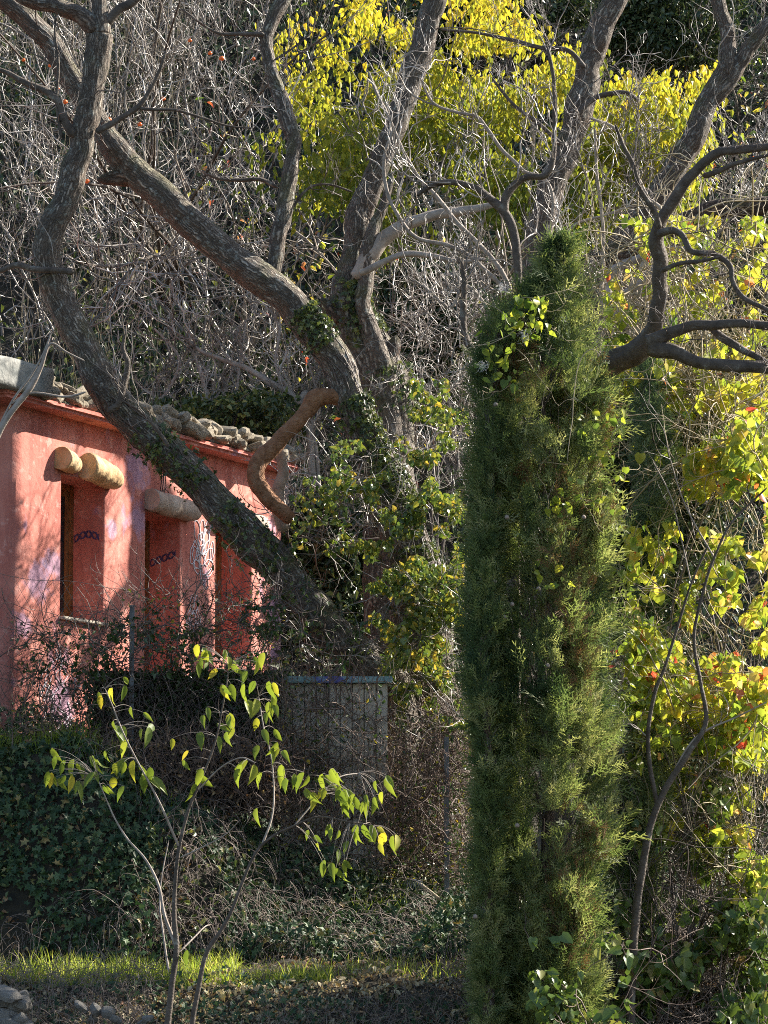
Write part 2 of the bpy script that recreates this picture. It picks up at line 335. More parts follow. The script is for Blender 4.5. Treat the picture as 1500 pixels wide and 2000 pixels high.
M['cone'] = noise_mat('cypress_cone', [(.3, (.20, .15, .12)), (.7, (.38, .31, .26))], 30, 3, .8, .6, .004)
M['fluff'] = noise_mat('clematis_seed_fluff', [(.3, (.6, .58, .55)), (.7, (.78, .76, .72))], 20, 3, .9, .1, .002)
# glass
m, nt, b = mat_new('window_pane'); b.inputs['Base Color'].default_value = (.02, .025, .03, 1); b.inputs['Roughness'].default_value = .08; M['glass'] = m
# painted plaster
m, nt, b = mat_new('painted_pink_plaster'); tc = N(nt, 'ShaderNodeTexCoord')
n1 = N(nt, 'ShaderNodeTexNoise', Scale=2.2, Detail=7.0, Roughness=.62); nt.links.new(tc.outputs['Object'], n1.inputs['Vector'])
base = ramp(nt, [(.25, (.44, .135, .105)), (.5, (.55, .205, .16)), (.75, (.63, .30, .24))], n1.outputs[0])
mp = N(nt, 'ShaderNodeMapping'); mp.inputs['Scale'].default_value = (4.5, 4.5, 3.0); mp.inputs['Rotation'].default_value = (0, .35, 0); nt.links.new(tc.outputs['Object'], mp.inputs[0])
n2 = N(nt, 'ShaderNodeTexNoise', Scale=.55, Detail=6.0, Roughness=.55); nt.links.new(mp.outputs[0], n2.inputs['Vector'])
lav = ramp(nt, [(.63, (0, 0, 0)), (.68, (.6, .6, .6))], n2.outputs[0])
mx = N(nt, 'ShaderNodeMixRGB'); nt.links.new(lav, mx.inputs[0]); nt.links.new(base, mx.inputs[1]); mx.inputs[2].default_value = (.46, .30, .42, 1)
PATCH_AT = (nt, mx, tc, n2)
n4 = N(nt, 'ShaderNodeTexNoise', Scale=9.0, Detail=6.0, Roughness=.7); nt.links.new(tc.outputs['Object'], n4.inputs['Vector'])
sc4 = ramp(nt, [(.57, (0, 0, 0)), (.62, (.5, .5, .5))], n4.outputs[0])
mx2 = N(nt, 'ShaderNodeMixRGB'); nt.links.new(sc4, mx2.inputs[0]); nt.links.new(mx.outputs[0], mx2.inputs[1]); mx2.inputs[2].default_value = (.70, .38, .32, 1)
nt.links.new(mx2.outputs[0], b.inputs['Base Color']); b.inputs['Roughness'].default_value = .9; b.inputs['Specular IOR Level'].default_value = .2
n3 = N(nt, 'ShaderNodeTexNoise', Scale=4.0, Detail=9.0, Roughness=.65); nt.links.new(tc.outputs['Object'], n3.inputs['Vector']); bump(nt, b, n3.outputs[0], .55, .04)
M['plaster'] = m

# ------------------------------------------------------------------ terrain
XC = np.array([-12, -3.3, -2.5, -1.9, -1.3, -.6, 0., .8, 3.4, 12]); ZC = np.array([3.6, 3.5, 3.42, 3.12, 2.78, 2.45, 2.30, 2.2, 2.2, 2.3])
YC = np.array([31.2, 31.5, 31.7, 31.9, 32.0, 32.2, 32.3, 32.3, 32.3, 32.3])
def zg(x, y):
    x = np.asarray(x, float); y = np.asarray(y, float); x, y = np.broadcast_arrays(x, y)
    zc = np.interp(x, XC, ZC); yc = np.interp(x, XC, YC)
    prof_y = [10, 24, 27.0, 28.9, 30.55]; prof_z = [-3.0, -.4, .72, 1.50, 1.62]
    z = np.interp(y, prof_y, prof_z)
    t = np.clip((y-30.55)/np.maximum(yc-30.55, .2), 0, 1); t = t**.8
    z = np.where(y > 30.55, 1.60 + (zc-1.60)*t, z)
    t2 = np.clip((y-33.0)/3.5, 0, 1); z = z + np.where(y > 33.0, (np.maximum(3.7, zc+.1)-zc)*t2, 0)
    h = np.interp(y, [36.5, 40, 44, 50, 58, 75, 120], [0, 2.6, 5.6, 10.8, 19, 38, 70]); z = z + h
    amp = np.interp(y, [20, 30, 33.5, 38, 60], [.05, .07, .06, .35, .8])
    z = z + np.exp(-((y-31.3)/.9)**2)*.16*fbm(np.stack([x*1.3, y*.8, 0*x+31], -1), 3)
    z = z + amp*fbm(np.stack([x*.55, y*.55, 0*x], -1), 3)*.6 + .04*fbm(np.stack([x*3, y*3, 0*x+5], -1), 2)
    return z
def terrain(name, xs, ys, label_kind='structure'):
    X, Yy = np.meshgrid(xs, ys, indexing='xy'); Z = zg(X, Yy)
    co = np.stack([X, Yy, Z], -1).reshape(-1, 3); nx = len(xs); ny = len(ys)
    i = (np.arange(ny-1)[:, None]*nx + np.arange(nx-1)[None]).ravel()
    f = np.stack([i, i+1, i+1+nx, i+nx], -1)
    o = part(name, co, f, M['soil'], None, 4, True); tag(o, kind='structure'); return o
terrain('ground', np.concatenate([np.linspace(-14, -5, 40)[:-1], np.linspace(-5, 6, 260), np.linspace(6, 20, 40)[1:]]),
        np.concatenate([np.linspace(8, 27, 30)[:-1], np.linspace(27, 37, 240)[:-1], np.linspace(37, 37.01, 2)]))
terrain('hillside', np.linspace(-26, 30, 260), np.concatenate([np.linspace(37.01, 60, 160)[:-1], np.linspace(60, 120, 30)]))
# broad valley floor reaching the horizon behind and around the camera
co = np.array([[-400, -400, -4], [400, -400, -4], [400, 9, -3.2], [-400, 9, -3.2]]); g = part('valley_floor', co, np.array([[0, 1, 2, 3]]), M['soil'], None, 4); tag(g, kind='structure')
def znorm(x, y, e=.08):
    dx = (zg(x+e, y)-zg(x-e, y))/(2*e); dy = (zg(x, y+e)-zg(x, y-e))/(2*e)
    return norm(np.stack([-dx, -dy, np.ones_like(dx)], -1))

# ------------------------------------------------------------------ pink house
D = np.array([.43, .903, 0.]); D = D/np.linalg.norm(D); NW = np.array([D[1], -D[0], 0.])
C0 = np.array([P(18, 1440, 33.0)[0], 33.0, 0])
def W(s, z, off=0.0): return C0 + D*s + NW*off + np.array([0, 0, z])
def px2s(px):
    k = (px-750)/F; return (k*C0[1]-C0[0])/(D[0]-k*D[1])
def px2w(px, py, off=.004):
    s = px2s(px); Yv = C0[1]+D[1]*s; z = P(px, py, Yv)[2]; return W(s, float(z), off)
ZB, ZT, LEN = 2.9, 6.40, px2s(549)
house = thing('pink_house', 'salmon pink plastered house with deep window niches and painted flowers behind the leaning trunk', 'house', W(LEN/2, 3.6, -1.5))
def box_bm(bm, o, ax, ay, az):
    vs = [bm.verts.new(Vector(o + ax*i + ay*j + az*k)) for k in (0, 1) for j in (0, 1) for i in (0, 1)]
    for f in ((0, 1, 3, 2), (4, 6, 7, 5), (0, 4, 5, 1), (2, 3, 7, 6), (0, 2, 6, 4), (1, 5, 7, 3)): bm.faces.new([vs[i] for i in f])
    return vs
Zv = np.array([0, 0, 1.])
def tmpobj(bm):
    bmesh.ops.recalc_face_normals(bm, faces=bm.faces)
    me = bpy.data.meshes.new('tmp'); bm.to_mesh(me); bm.free(); return link('tmp', me)
bm = bmesh.new(); box_bm(bm, W(0, ZB, -4.2), D*LEN, NW*4.2, Zv*(ZT-ZB+.15))
# round the near corner
es = [e for e in bm.edges if abs((e.verts[0].co-e.verts[1].co).normalized().z) > .9 and (Vector(W(0, 0, 0))-Vector((e.verts[0].co.x, e.verts[0].co.y, 0))).length < .05]
bmesh.ops.bevel(bm, geom=es, offset=.22, segments=6, profile=.5, affect='EDGES')
wall = tmpobj(bm)
nt_, prev, tc_, nn_ = PATCH_AT
n5 = N(nt_, 'ShaderNodeTexNoise', Scale=6.0, Detail=7.0, Roughness=.7); nt_.links.new(tc_.outputs['Object'], n5.inputs['Vector'])
dst = prev.outputs[0].links[0].to_socket
for (px, py, rad_) in ((262, 915, .32), (268, 1010, .26), (70, 1130, .30), (100, 1100, .24), (45, 1220, .2), (120, 1380, .35), (543, 1200, .30), (545, 1100, .28), (541, 1290, .28), (215, 1030, .14)):
    c_ = px2w(px, py, 0) - np.array(house.location)
    vd = N(nt_, 'ShaderNodeVectorMath', operation='DISTANCE'); nt_.links.new(tc_.outputs['Object'], vd.inputs[0]); vd.inputs[1].default_value = tuple(c_)
    ma = N(nt_, 'ShaderNodeMath', operation='MULTIPLY_ADD'); nt_.links.new(vd.outputs['Value'], ma.inputs[0]); ma.inputs[1].default_value = -.5/rad_; nt_.links.new(n5.outputs[0], ma.inputs[2])
    rp = ramp(nt_, [(.12, (0, 0, 0)), (.30, (.62, .62, .62))], ma.outputs[0])
    mz = N(nt_, 'ShaderNodeMixRGB'); nt_.links.new(rp, mz.inputs[0]); nt_.links.new(prev.outputs[0], mz.inputs[1]); mz.inputs[2].default_value = (.44, .34, .50, 1); prev = mz
sm = N(nt_, 'ShaderNodeMapping'); sm.inputs['Scale'].default_value = (7, 7, .9); nt_.links.new(tc_.outputs['Object'], sm.inputs[0])
n6 = N(nt_, 'ShaderNodeTexNoise', Scale=1.0, Detail=6.0, Roughness=.6); nt_.links.new(sm.outputs[0], n6.inputs['Vector'])
mz = N(nt_, 'ShaderNodeMixRGB', blend_type='MULTIPLY'); mz.inputs[0].default_value = .8; nt_.links.new(prev.outputs[0], mz.inputs[1]); nt_.links.new(ramp(nt_, [(.35, (.66, .60, .62)), (.58, (1, 1, 1))], n6.outputs[0]), mz.inputs[2]); prev = mz
nt_.links.new(prev.outputs[0], dst)
NICHE = [(px2s(115), px2s(200), 4.72, 5.99, .37), (px2s(282), px2s(350), 3.2, 5.82, .38), (px2s(420), px2s(490), 4.60, 5.86, .38)]
for (a, b_, z0, z1, dp) in NICHE:
    bm = bmesh.new(); box_bm(bm, W(a, z0, -dp), D*(b_-a), NW*(dp+.3), Zv*(z1-z0))
    c = tmpobj(bm); md = wall.modifiers.new('b', 'BOOLEAN'); md.operation = 'DIFFERENCE'; md.object = c; md.solver = 'EXACT'
bv = wall.modifiers.new('v', 'BEVEL'); bv.width = .045; bv.segments = 4; bv.limit_method = 'ANGLE'; bv.angle_limit = math.radians(50)
dg = bpy.context.evaluated_depsgraph_get(); me = bpy.data.meshes.new_from_object(wall.evaluated_get(dg))
for o in [o for o in COL.objects if o.name.startswith('tmp')]: bpy.data.objects.remove(o)
me.name = 'wall'; me.materials.clear(); me.materials.append(M['plaster'])
me.transform(Matrix.Translation(-house.location))
for p in me.polygons: p.use_smooth = True
me.set_sharp_from_angle(angle=math.radians(40))
wo = link('wall', me, house)
# windows in the niches
for k, (a, b_, z0, z1, dp) in enumerate(NICHE):
    fo = bmesh.new(); t = .055; o1 = -dp+.002; th = .05
    zlo = z0+.002; zhi = z1-.005
    for (s0, s1, za, zb_) in ((a+.005, a+t, zlo, zhi), (b_-t, b_-.005, zlo, zhi), (a+t+.002, b_-t-.002, zlo, zlo+t), (a+t+.002, b_-t-.002, zhi-t, zhi)):
        box_bm(fo, W(s0, za, o1), D*(s1-s0), NW*th, Zv*(zb_-za))
    fr = bmobj('window_frame', fo, M['wood'], house)
    sh = bmesh.new()
    for (s0, s1, za, zb_) in ((a+t+.004, a+t+.05, zlo+t+.004, zhi-t-.004), (b_-t-.05, b_-t-.004, zlo+t+.004, zhi-t-.004), (a+t+.052, b_-t-.052, zlo+t+.004, zlo+t+.05), (a+t+.052, b_-t-.052, zhi-t-.05, zhi-t-.004)):
        box_bm(sh, W(s0, za, o1), D*(s1-s0), NW*.035, Zv*(zb_-za))
    so_ = bmobj('sash', sh, M['wood'], fr)
    gl = bmesh.new(); box_bm(gl, W(a+t+.053, zlo+t+.052, o1+.01), D*(b_-a-2*t-.106), NW*.006, Zv*(zhi-zlo-2*t-.104))
    bmobj('pane', gl, M['glass'], fr)
    if k == 0:
        sb = bmesh.new(); box_bm(sb, W(a-.02, z0-.022, -dp+.05), D*(b_-a+.05), NW*(dp+.0), Zv*.028)
        bmesh.ops.bevel(sb, geom=list(sb.edges), offset=.006, segments=2, affect='EDGES'); bmobj('sill', sb, M['cream'], house)
def rough_log(name, p0, p1, r, mat, parent, prof=None, seg=26, sides=20, cut=(0, 0)):
    t = np.linspace(0, 1, seg); p = p0[None]*(1-t[:, None]) + p1[None]*t[:, None]
    rr = r*(1+.06*fbm(np.stack([t*6, t*0+r*50, t*0], -1), 2)); 
    if prof is not None: rr = rr*np.interp(t, *prof)
    v, q = tubes(p[None], rr[None], sides); v = v.reshape(seg, sides, 3)
    d = v-p[:, None]; v = p[:, None]+d*(1+.05*fbm(v*5, 2)+.05*fbm(v*16, 3))[..., None]
    co = v.reshape(-1, 3); n0 = len(co); co = np.vstack([co, p[:1]-(p1-p0)*0, p[-1:]])
    j = np.arange(sides); cap = np.concatenate([np.stack([0*j+n0, (j+1) % sides, j, j], -1), np.stack([0*j+n0+1, (seg-1)*sides+j, (seg-1)*sides+(j+1) % sides, (seg-1)*sides+(j+1) % sides], -1)])
    me_v = co - origin(parent); mm = bpy.data.meshes.new(name)
    mm.from_pydata([tuple(x) for x in me_v], [], [tuple(f) for f in q] + [tuple(f[:3]) for f in cap[:sides]] + [tuple(f[:3]) for f in cap[sides:]])
    mm.materials.append(mat); mm.update(); mm.polygons.foreach_set('use_smooth', [True]*len(q)+[False]*(2*sides))
    return link(name, mm, parent)
a, b_ = px2s(104), px2s(213)
zl = 6.10
rough_log('lintel', W(a-.02, zl+.02, .06), W(a+.34, zl-.02, .02), .105, M['log'], house, ([0, .04, .7, 1], [.93, 1.0, .85, .45]))
rough_log('lintel', W(a+.40, zl+.0, .07), W(b_, zl-.06, .05), .12, M['log'], house, ([0, .03, .8, .97, 1], [.9, 1.0, .92, .8, .7]))
rough_log('lintel', W(px2s(279), 5.93, .06), W(px2s(368), 5.90, .05), .105, M['log_grey'], house, ([0, .03, .9, 1], [.93, 1.0, .95, .8]))
rough_log('lintel', W(px2s(418), 5.93, .03), W(px2s(500), 5.92, .03), .11, M['log_grey'], house)
# roof: plastered soffit, slab and rubble edge
bm = bmesh.new(); box_bm(bm, W(-.45, ZT+.10, -4.6), D*(LEN+.45), NW*4.82, Zv*.07)
bmesh.ops.bevel(bm, geom=list(bm.edges), offset=.03, segments=3, affect='EDGES'); bmobj('roof_slab', bm, M['plaster'], house)
bm = bmesh.new(); box_bm(bm, W(-.9, ZT+.175, -4.7), D*1.1, NW*4.98, Zv*.24)
bmesh.ops.subdivide_edges(bm, edges=list(bm.edges), cuts=5, use_grid_fill=True)
for v in bm.verts: v.co += Vector((.02, .02, .015))*float(fbm(np.array(v.co)*4.5, 2))
bmobj('roof_corner_block', bm, M['concrete'], house, True)
def stone_mesh(seed, flat=.6):
    bm = bmesh.new(); bmesh.ops.create_icosphere(bm, subdivisions=2, radius=1)
    for v in bm.verts:
        c = np.array(v.co); c = np.sign(c)*np.abs(c)**.62; c = c*(1+.16*float(vn(c*1.3+seed*9))+.07*float(vn(c*3+seed*5))); c[2] *= flat; v.co = c
    me = bpy.data.meshes.new('stone'); bm.to_mesh(me); bm.free()
    return me
ST_ROOF = []; ST_GREY = []
for k in range(6):
    m_ = stone_mesh(k); m_.materials.append(M['stone_pale']); ST_ROOF.append(m_)
    m_ = stone_mesh(k+10, .75); m_.materials.append(M['stone']); ST_GREY.append(m_)
def put(name, me, parent, pos, scale, rot=None):
    o = link(name, me, parent); o.location = Vector(np.asarray(pos)-origin(parent)); o.scale = scale
    o.rotation_euler = rot or (random.uniform(-.3, .3), random.uniform(-.3, .3), random.uniform(0, 6.3)); return o
s = .28
while s < LEN+.02:
    for lay in range(2):
        q_ = random.random(); h = .035+.05*q_; big = random.random() < .25
        put('roof_stone', random.choice(ST_ROOF), house, W(s+random.uniform(-.05, .05), ZT+.20+h*.5+lay*.085, .17-lay*.05+random.uniform(-.06, .05)),
            (.05+.07*random.random()+.05*big, .05+.06*random.random(), h*(1.7 if big else 1.1)), (random.uniform(-.6, .6), random.uniform(-.6, .6), random.uniform(0, 6.3)))
    s += .125
# murals: lines of paint standing 3 mm proud of the wall
def paint_lines(name, loops, mat, parent, r=.006, off=.004, surf=px2w):
    ps = []
    for lp in loops:
        lp = np.array(lp, float); n = max(10, len(lp)*5); c = catmull(lp, n) if len(lp) > 2 else lp
        p = np.array([surf(x, y, off) for x, y in c]); ps.append(tubes(p[None], np.full((1, len(p)), r), 5))
    v, q = merge(ps); return part(name, v, q, mat, parent, 4, True)
def ell(cx, cy, rx, ry, rot=0, n=12, wob=.12, a0=0, a1=2*PI):
    t = np.linspace(a0, a1, n); k = 1+wob*np.sin(t*5+cx); x = rx*np.cos(t)*k; y = ry*np.sin(t)*k
    return list(zip(cx+x*math.cos(rot)-y*math.sin(rot), cy+x*math.sin(rot)+y*math.cos(rot)))
fl = [ell(389, 1040, 6, 24, -.15), ell(398, 1036, 5, 20, 0), ell(407, 1040, 6, 24, .15), ell(397, 1062, 6, 22, -.1), ell(405, 1060, 6, 24, .1),
      ell(381, 1080, 6, 22, .15), ell(386, 1090, 6, 22, -.15), ell(417, 1078, 4, 20, .05), ell(397, 1084, 8, 20, 0), ell(410, 1088, 6, 18, .3), ell(388, 1107, 6, 14, -.2),
      ell(408, 1108, 9, 16, .5), ell(413, 1118, 4, 10, .6), [(394, 1100), (395, 1120), (397, 1138), (402, 1142), (404, 1132), (400, 1136), (405, 1150), (409, 1148), (410, 1136), (407, 1124)]]
for k in range(9):
    aa = -1.2+k*.3; fl.append([(397+3*math.sin(aa), 1082), (397+11*math.sin(aa), 1082-14*math.cos(aa)*(-1 if k % 3 == 0 else 1))])
paint_lines('painted_flower', [[(x_-6, y_) for x_, y_ in l_] for l_ in fl], M['white_paint'], house, .0046)
# smaller second bloom lower down
fl2 = [ell(373, 1180, 4, 18), ell(380, 1182, 4, 18, .1), ell(368, 1205, 5, 16, .2), ell(384, 1206, 5, 16, -.2), ell(376, 1210, 9, 12), ell(366, 1228, 4, 14), ell(380, 1232, 4, 14)]
paint_lines('painted_flower', fl2, M['white_paint'], house, .0034)
# loose white scrawl near the ground
sc = []
for k in range(26):
    x0 = random.uniform(85, 150); y0 = random.uniform(1245, 1430)
    sc.append([(x0+random.uniform(-10, 10), y0), (x0+random.uniform(-14, 14), y0+random.uniform(15, 30)), (x0+random.uniform(-14, 14), y0+random.uniform(35, 60)), (x0+random.uniform(-10, 16), y0+random.uniform(20, 80))])
paint_lines('painted_scrawl', sc, M['white_paint'], house, .004)
# twisted rope painted on the niche reveals
for k, zr in ((0, None), (1, None)):
    a, b_, z0, z1, dp = NICHE[k]; zc_ = 5.50 if k == 0 else 5.42
    ps = []
    for ph in (0, .7, PI, PI+.7):
        t = np.linspace(0, 1, 40)
        p = np.array([W(b_-.004, zc_ + .032*math.sin(13*tt+ph)+(.04*math.sin(3*tt) if k == 0 else .08*tt), -dp+.06+tt*(dp-.11)) for tt in t])
        ps.append(tubes(p[None], np.full((1, 40), .0038), 5))
    v, q = merge(ps); part('painted_rope', v, q, M['blue_paint'], house, 4, True)
# hanging cable ends under the eave
ps = []
for (x0, dx) in ((301, 0), (304, 1), (307, 3)):
    p = np.array([px2w(x0+dx*t_, 890+80*t_+0*x0, .03+.03*math.sin(t_*3)) for t_ in np.linspace(0, 1, 10)]); ps.append(tubes(p[None], np.full((1, 10), .004), 5))
p = np.array([px2w(309+8*math.cos(t_), 965+8*math.sin(t_), .05) for t_ in np.linspace(0, 6.2, 14)]); ps.append(tubes(p[None], np.full((1, 14), .005), 5))
p = np.array([px2w(288+24*t_, 958+8*math.sin(t_*4), .06) for t_ in np.linspace(0, 1, 10)]); ps.append(tubes(p[None], np.full((1, 10), .004), 5))
v, q = merge(ps); part('hanging_cable', v, q, M['black'], house, 4, True)

# ------------------------------------------------------------------ twig clouds on traced limbs
def twigs_from(p, r, m, Ls, mat, parent, name='twigs', levels=2, up=.25, wander=.45, t0=.1, r1=None, ang=.9, n2=5, n3=4, kind=True):
    out = []
    s, d, L, rr = kids(p[None], r[None], m, t0, 1.0, ang, (1, 1), 1); L = rng.uniform(Ls[0], Ls[1], len(s))
    rr = np.full(len(s), r1 or .009)*np.clip(L/Ls[1], .5, 1)
    pt, ra = shoots(s, d, L, rr, 10, wander, up, .45, .3); out.append(tubes(pt, ra, 5))
    lv = [(pt, ra)]
    if levels > 1:
        s, d, L, rr = kids(pt, ra, n2, .15, 1, .85, (.25, .6), .7); pt, ra = shoots(s, d, L, rr, 8, wander, up, .4, .3); out.append(tubes(pt, ra, 4)); lv.append((pt, ra))
    if levels > 2:
        s, d, L, rr = kids(pt, ra, n3, .1, 1, .8, (.3, .7), .75); pt, ra = shoots(s, d, L, np.maximum(rr, .0022), 6, wander, up, .5, .3); out.append(tubes(pt, ra, 3)); lv.append((pt, ra))
    v, q = merge(out); o = part(name, v, q, mat, parent, 4, True)
    if kind: o['kind'] = 'stuff'
    return lv

# ------------------------------------------------------------------ big leaning trees
t1 = thing('leaning_tree', 'thick bare trunk leaning diagonally left across the front of the pink house', 'tree', P(740, 1345, 33.25))
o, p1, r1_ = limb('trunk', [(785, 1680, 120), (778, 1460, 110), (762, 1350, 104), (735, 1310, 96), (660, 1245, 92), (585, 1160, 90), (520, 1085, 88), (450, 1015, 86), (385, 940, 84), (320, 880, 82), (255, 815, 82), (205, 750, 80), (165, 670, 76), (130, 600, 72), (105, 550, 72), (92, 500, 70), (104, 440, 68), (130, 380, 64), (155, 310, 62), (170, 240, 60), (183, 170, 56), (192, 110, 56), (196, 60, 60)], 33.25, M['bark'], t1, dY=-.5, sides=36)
limb('limb', [(190, 62, 40), (160, 30, 36), (110, 12, 32), (60, 0, 30), (10, -25, 26)], 32.75, M['bark'], t1)
limb('limb', [(197, 70, 46), (197, 30, 34), (190, -30, 30)], 32.75, M['bark'], t1)
limb('limb', [(205, 50, 22), (232, 22, 20), (258, 8, 18), (290, -25, 16)], 32.75, M['bark_dark'], t1)
br = []
for lst in ([(145, 270, 20), (128, 235, 18), (118, 200, 16), (90, 175, 14), (50, 160, 13), (20, 145, 11), (-20, 128, 10)],
            [(188, 258, 16), (215, 243, 14), (250, 225, 12), (275, 205, 11), (300, 165, 9), (315, 130, 7), (325, 95, 5)],
            [(273, 213, 9), (310, 214, 7), (350, 216, 6), (400, 232, 5), (450, 247, 4), (500, 250, 3)],
            [(120, 270, 8), (112, 200, 7), (115, 130, 6), (108, 60, 5), (112, 0, 4)],
            [(145, 532, 14), (110, 528, 12), (70, 525, 12), (35, 515, 12), (0, 528, 10), (-30, 530, 8)],
            [(210, 800, 14), (232, 785, 13), (243, 745, 12), (250, 710, 10), (240, 680, 8), (246, 640, 6)],
            [(330, 875, 9), (300, 830, 7), (270, 800, 5), (235, 780, 4)]):
    o, pp, rr_ = limb('branch', lst, 32.75, M['bark_dark'], t1); br.append((pp, rr_))
for pp, rr_ in br: twigs_from(pp, rr_, 6, (.25, .8), M['twig'], t1, levels=2, r1=.006, n2=3)
twigs_from(p1[140:], r1_[140:], 9, (.3, .9), M['twig_dark'], t1, levels=3, r1=.007, n2=4, n3=3)

t2 = thing('leaning_tree', 'long arching trunk running from the ivy clump up behind the forked trunk at top left', 'tree', P(830, 1480, 33.6))
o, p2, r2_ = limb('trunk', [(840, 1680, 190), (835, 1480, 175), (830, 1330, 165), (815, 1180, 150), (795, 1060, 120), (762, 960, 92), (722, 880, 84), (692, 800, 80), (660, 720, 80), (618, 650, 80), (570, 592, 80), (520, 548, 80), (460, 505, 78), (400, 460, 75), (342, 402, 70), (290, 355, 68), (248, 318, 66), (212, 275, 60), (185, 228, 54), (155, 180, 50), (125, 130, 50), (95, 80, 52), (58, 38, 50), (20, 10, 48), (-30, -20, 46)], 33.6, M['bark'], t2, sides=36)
limb('broken_stub', [(262, 340, 46), (232, 345, 34), (205, 350, 22), (188, 352, 10)], 33.6, M['bark_red'], t2)
o, pc, rc = limb('sawn_limb', [(705, 790, 34), (680, 780, 38), (642, 773, 32), (616, 776, 42), (603, 796, 38), (578, 828, 31), (540, 866, 36), (505, 896, 40), (495, 918, 36), (500, 942, 38), (520, 968, 34), (545, 990, 32), (575, 1020, 30)], 33.6, M['bark_cut'], t2, dY=-.2, sides=24, rough=.75)
limb('limb', [(560, 1040, 26), (548, 1000, 26), (546, 960, 26), (552, 925, 24), (548, 890, 20), (535, 870, 14)], 33.7, M['bark_pale'], t2)
twigs_from(p2[150:], r2_[150:], 10, (.3, 1.0), M['twig_dark'], t2, levels=3, r1=.008, n2=4, n3=3)
twigs_from(p2[30:90], r2_[30:90], 4, (.3, .8), M['twig'], t2, levels=2, r1=.006)

t3 = thing('forked_tree', 'ivy specked forked trunk rising behind the arching limb in the middle', 'tree', P(770, 1300, 34.4))
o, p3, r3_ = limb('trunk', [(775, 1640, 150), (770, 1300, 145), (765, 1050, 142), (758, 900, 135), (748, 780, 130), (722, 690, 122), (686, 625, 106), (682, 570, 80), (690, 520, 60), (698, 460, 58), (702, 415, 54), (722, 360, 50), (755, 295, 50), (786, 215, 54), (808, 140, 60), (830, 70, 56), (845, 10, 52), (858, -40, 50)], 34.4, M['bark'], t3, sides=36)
limb('trunk', [(762, 880, 60), (752, 780, 58), (742, 710, 52), (722, 640, 42), (706, 590, 36), (716, 545, 34), (722, 490, 30), (735, 440, 22), (752, 390, 16), (765, 340, 10)], 34.2, M['bark'], t3)
limb('limb', [(694, 540, 26), (722, 500, 32), (760, 462, 30), (800, 438, 26), (850, 420, 24), (900, 412, 20), (945, 404, 14), (985, 392, 8)], 34.2, M['bark_pale'], t3)
limb('limb', [(700, 530, 12), (722, 522, 14), (780, 498, 12), (840, 500, 12), (900, 510, 10), (950, 505, 8)], 34.0, M['bark_pale'], t3)
limb('broken_stub', [(735, 720, 46), (762, 690, 38), (772, 668, 24), (776, 655, 8)], 34.3, M['bark_red'], t3)
limb('broken_stub', [(660, 630, 40), (640, 600, 28), (628, 580, 14)], 34.3, M['bark_red'], t3)
twigs_from(p3[120:], r3_[120:], 10, (.4, 1.1), M['twig_dark'], t3, levels=3, r1=.008, n2=4, n3=3)

t4 = t2
o, p4, r4 = limb('limb', [(520, 575, 24), (530, 552, 27), (540, 510, 30), (550, 450, 34), (560, 385, 36), (570, 330, 34), (572, 280, 33), (560, 230, 32), (540, 175, 30), (524, 120, 28), (518, 78, 28), (532, 38, 28), (553, 5, 30), (575, -30, 28)], 33.6, M['bark'], t4, dY=.5, sides=20)
for lst in ([(545, 365, 10), (510, 352, 9), (470, 352, 8), (430, 350, 6), (400, 340, 4)], [(560, 420, 7), (600, 370, 6), (640, 360, 5), (690, 375, 5)], [(516, 70, 12), (470, 65, 8), (420, 62, 6), (350, 15, 5)], [(535, 118, 6), (570, 95, 5), (610, 62, 4)]):
    o, pp, rr_ = limb('branch', lst, 33.9, M['bark_dark'], t4); twigs_from(pp, rr_, 9, (.2, .6), M['twig_dark'], t4, levels=2, r1=.005)
twigs_from(p4, r4, 6, (.3, .8), M['twig'], t4, levels=2, r1=.006)

t5 = thing('tall_tree', 'tall straight furrowed trunk rising behind the tip of the cypress', 'tree', P(1040, 900, 37))
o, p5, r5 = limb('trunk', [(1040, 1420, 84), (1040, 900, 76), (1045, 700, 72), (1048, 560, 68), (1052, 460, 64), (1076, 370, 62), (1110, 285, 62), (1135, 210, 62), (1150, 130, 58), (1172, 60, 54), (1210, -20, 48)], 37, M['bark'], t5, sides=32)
for lst in ([(1140, 130, 12), (1110, 100, 10), (1060, 92, 9), (990, 75, 8), (920, 62, 6), (860, 58, 5)], [(1100, 285, 10), (1050, 240, 8), (1000, 200, 7), (960, 150, 5)], [(1120, 230, 14), (1160, 195, 12), (1195, 185, 11), (1225, 182, 8), (1250, 200, 5)]):
    o, pp, rr_ = limb('branch', lst, 36.6, M['bark_dark'], t5); twigs_from(pp, rr_, 7, (.3, .9), M['twig_dark'], t5, levels=3, r1=.006)
twigs_from(p5[60:], r5[60:], 9, (.4, 1.2), M['twig'], t5, levels=3, r1=.008, n2=4, n3=3)

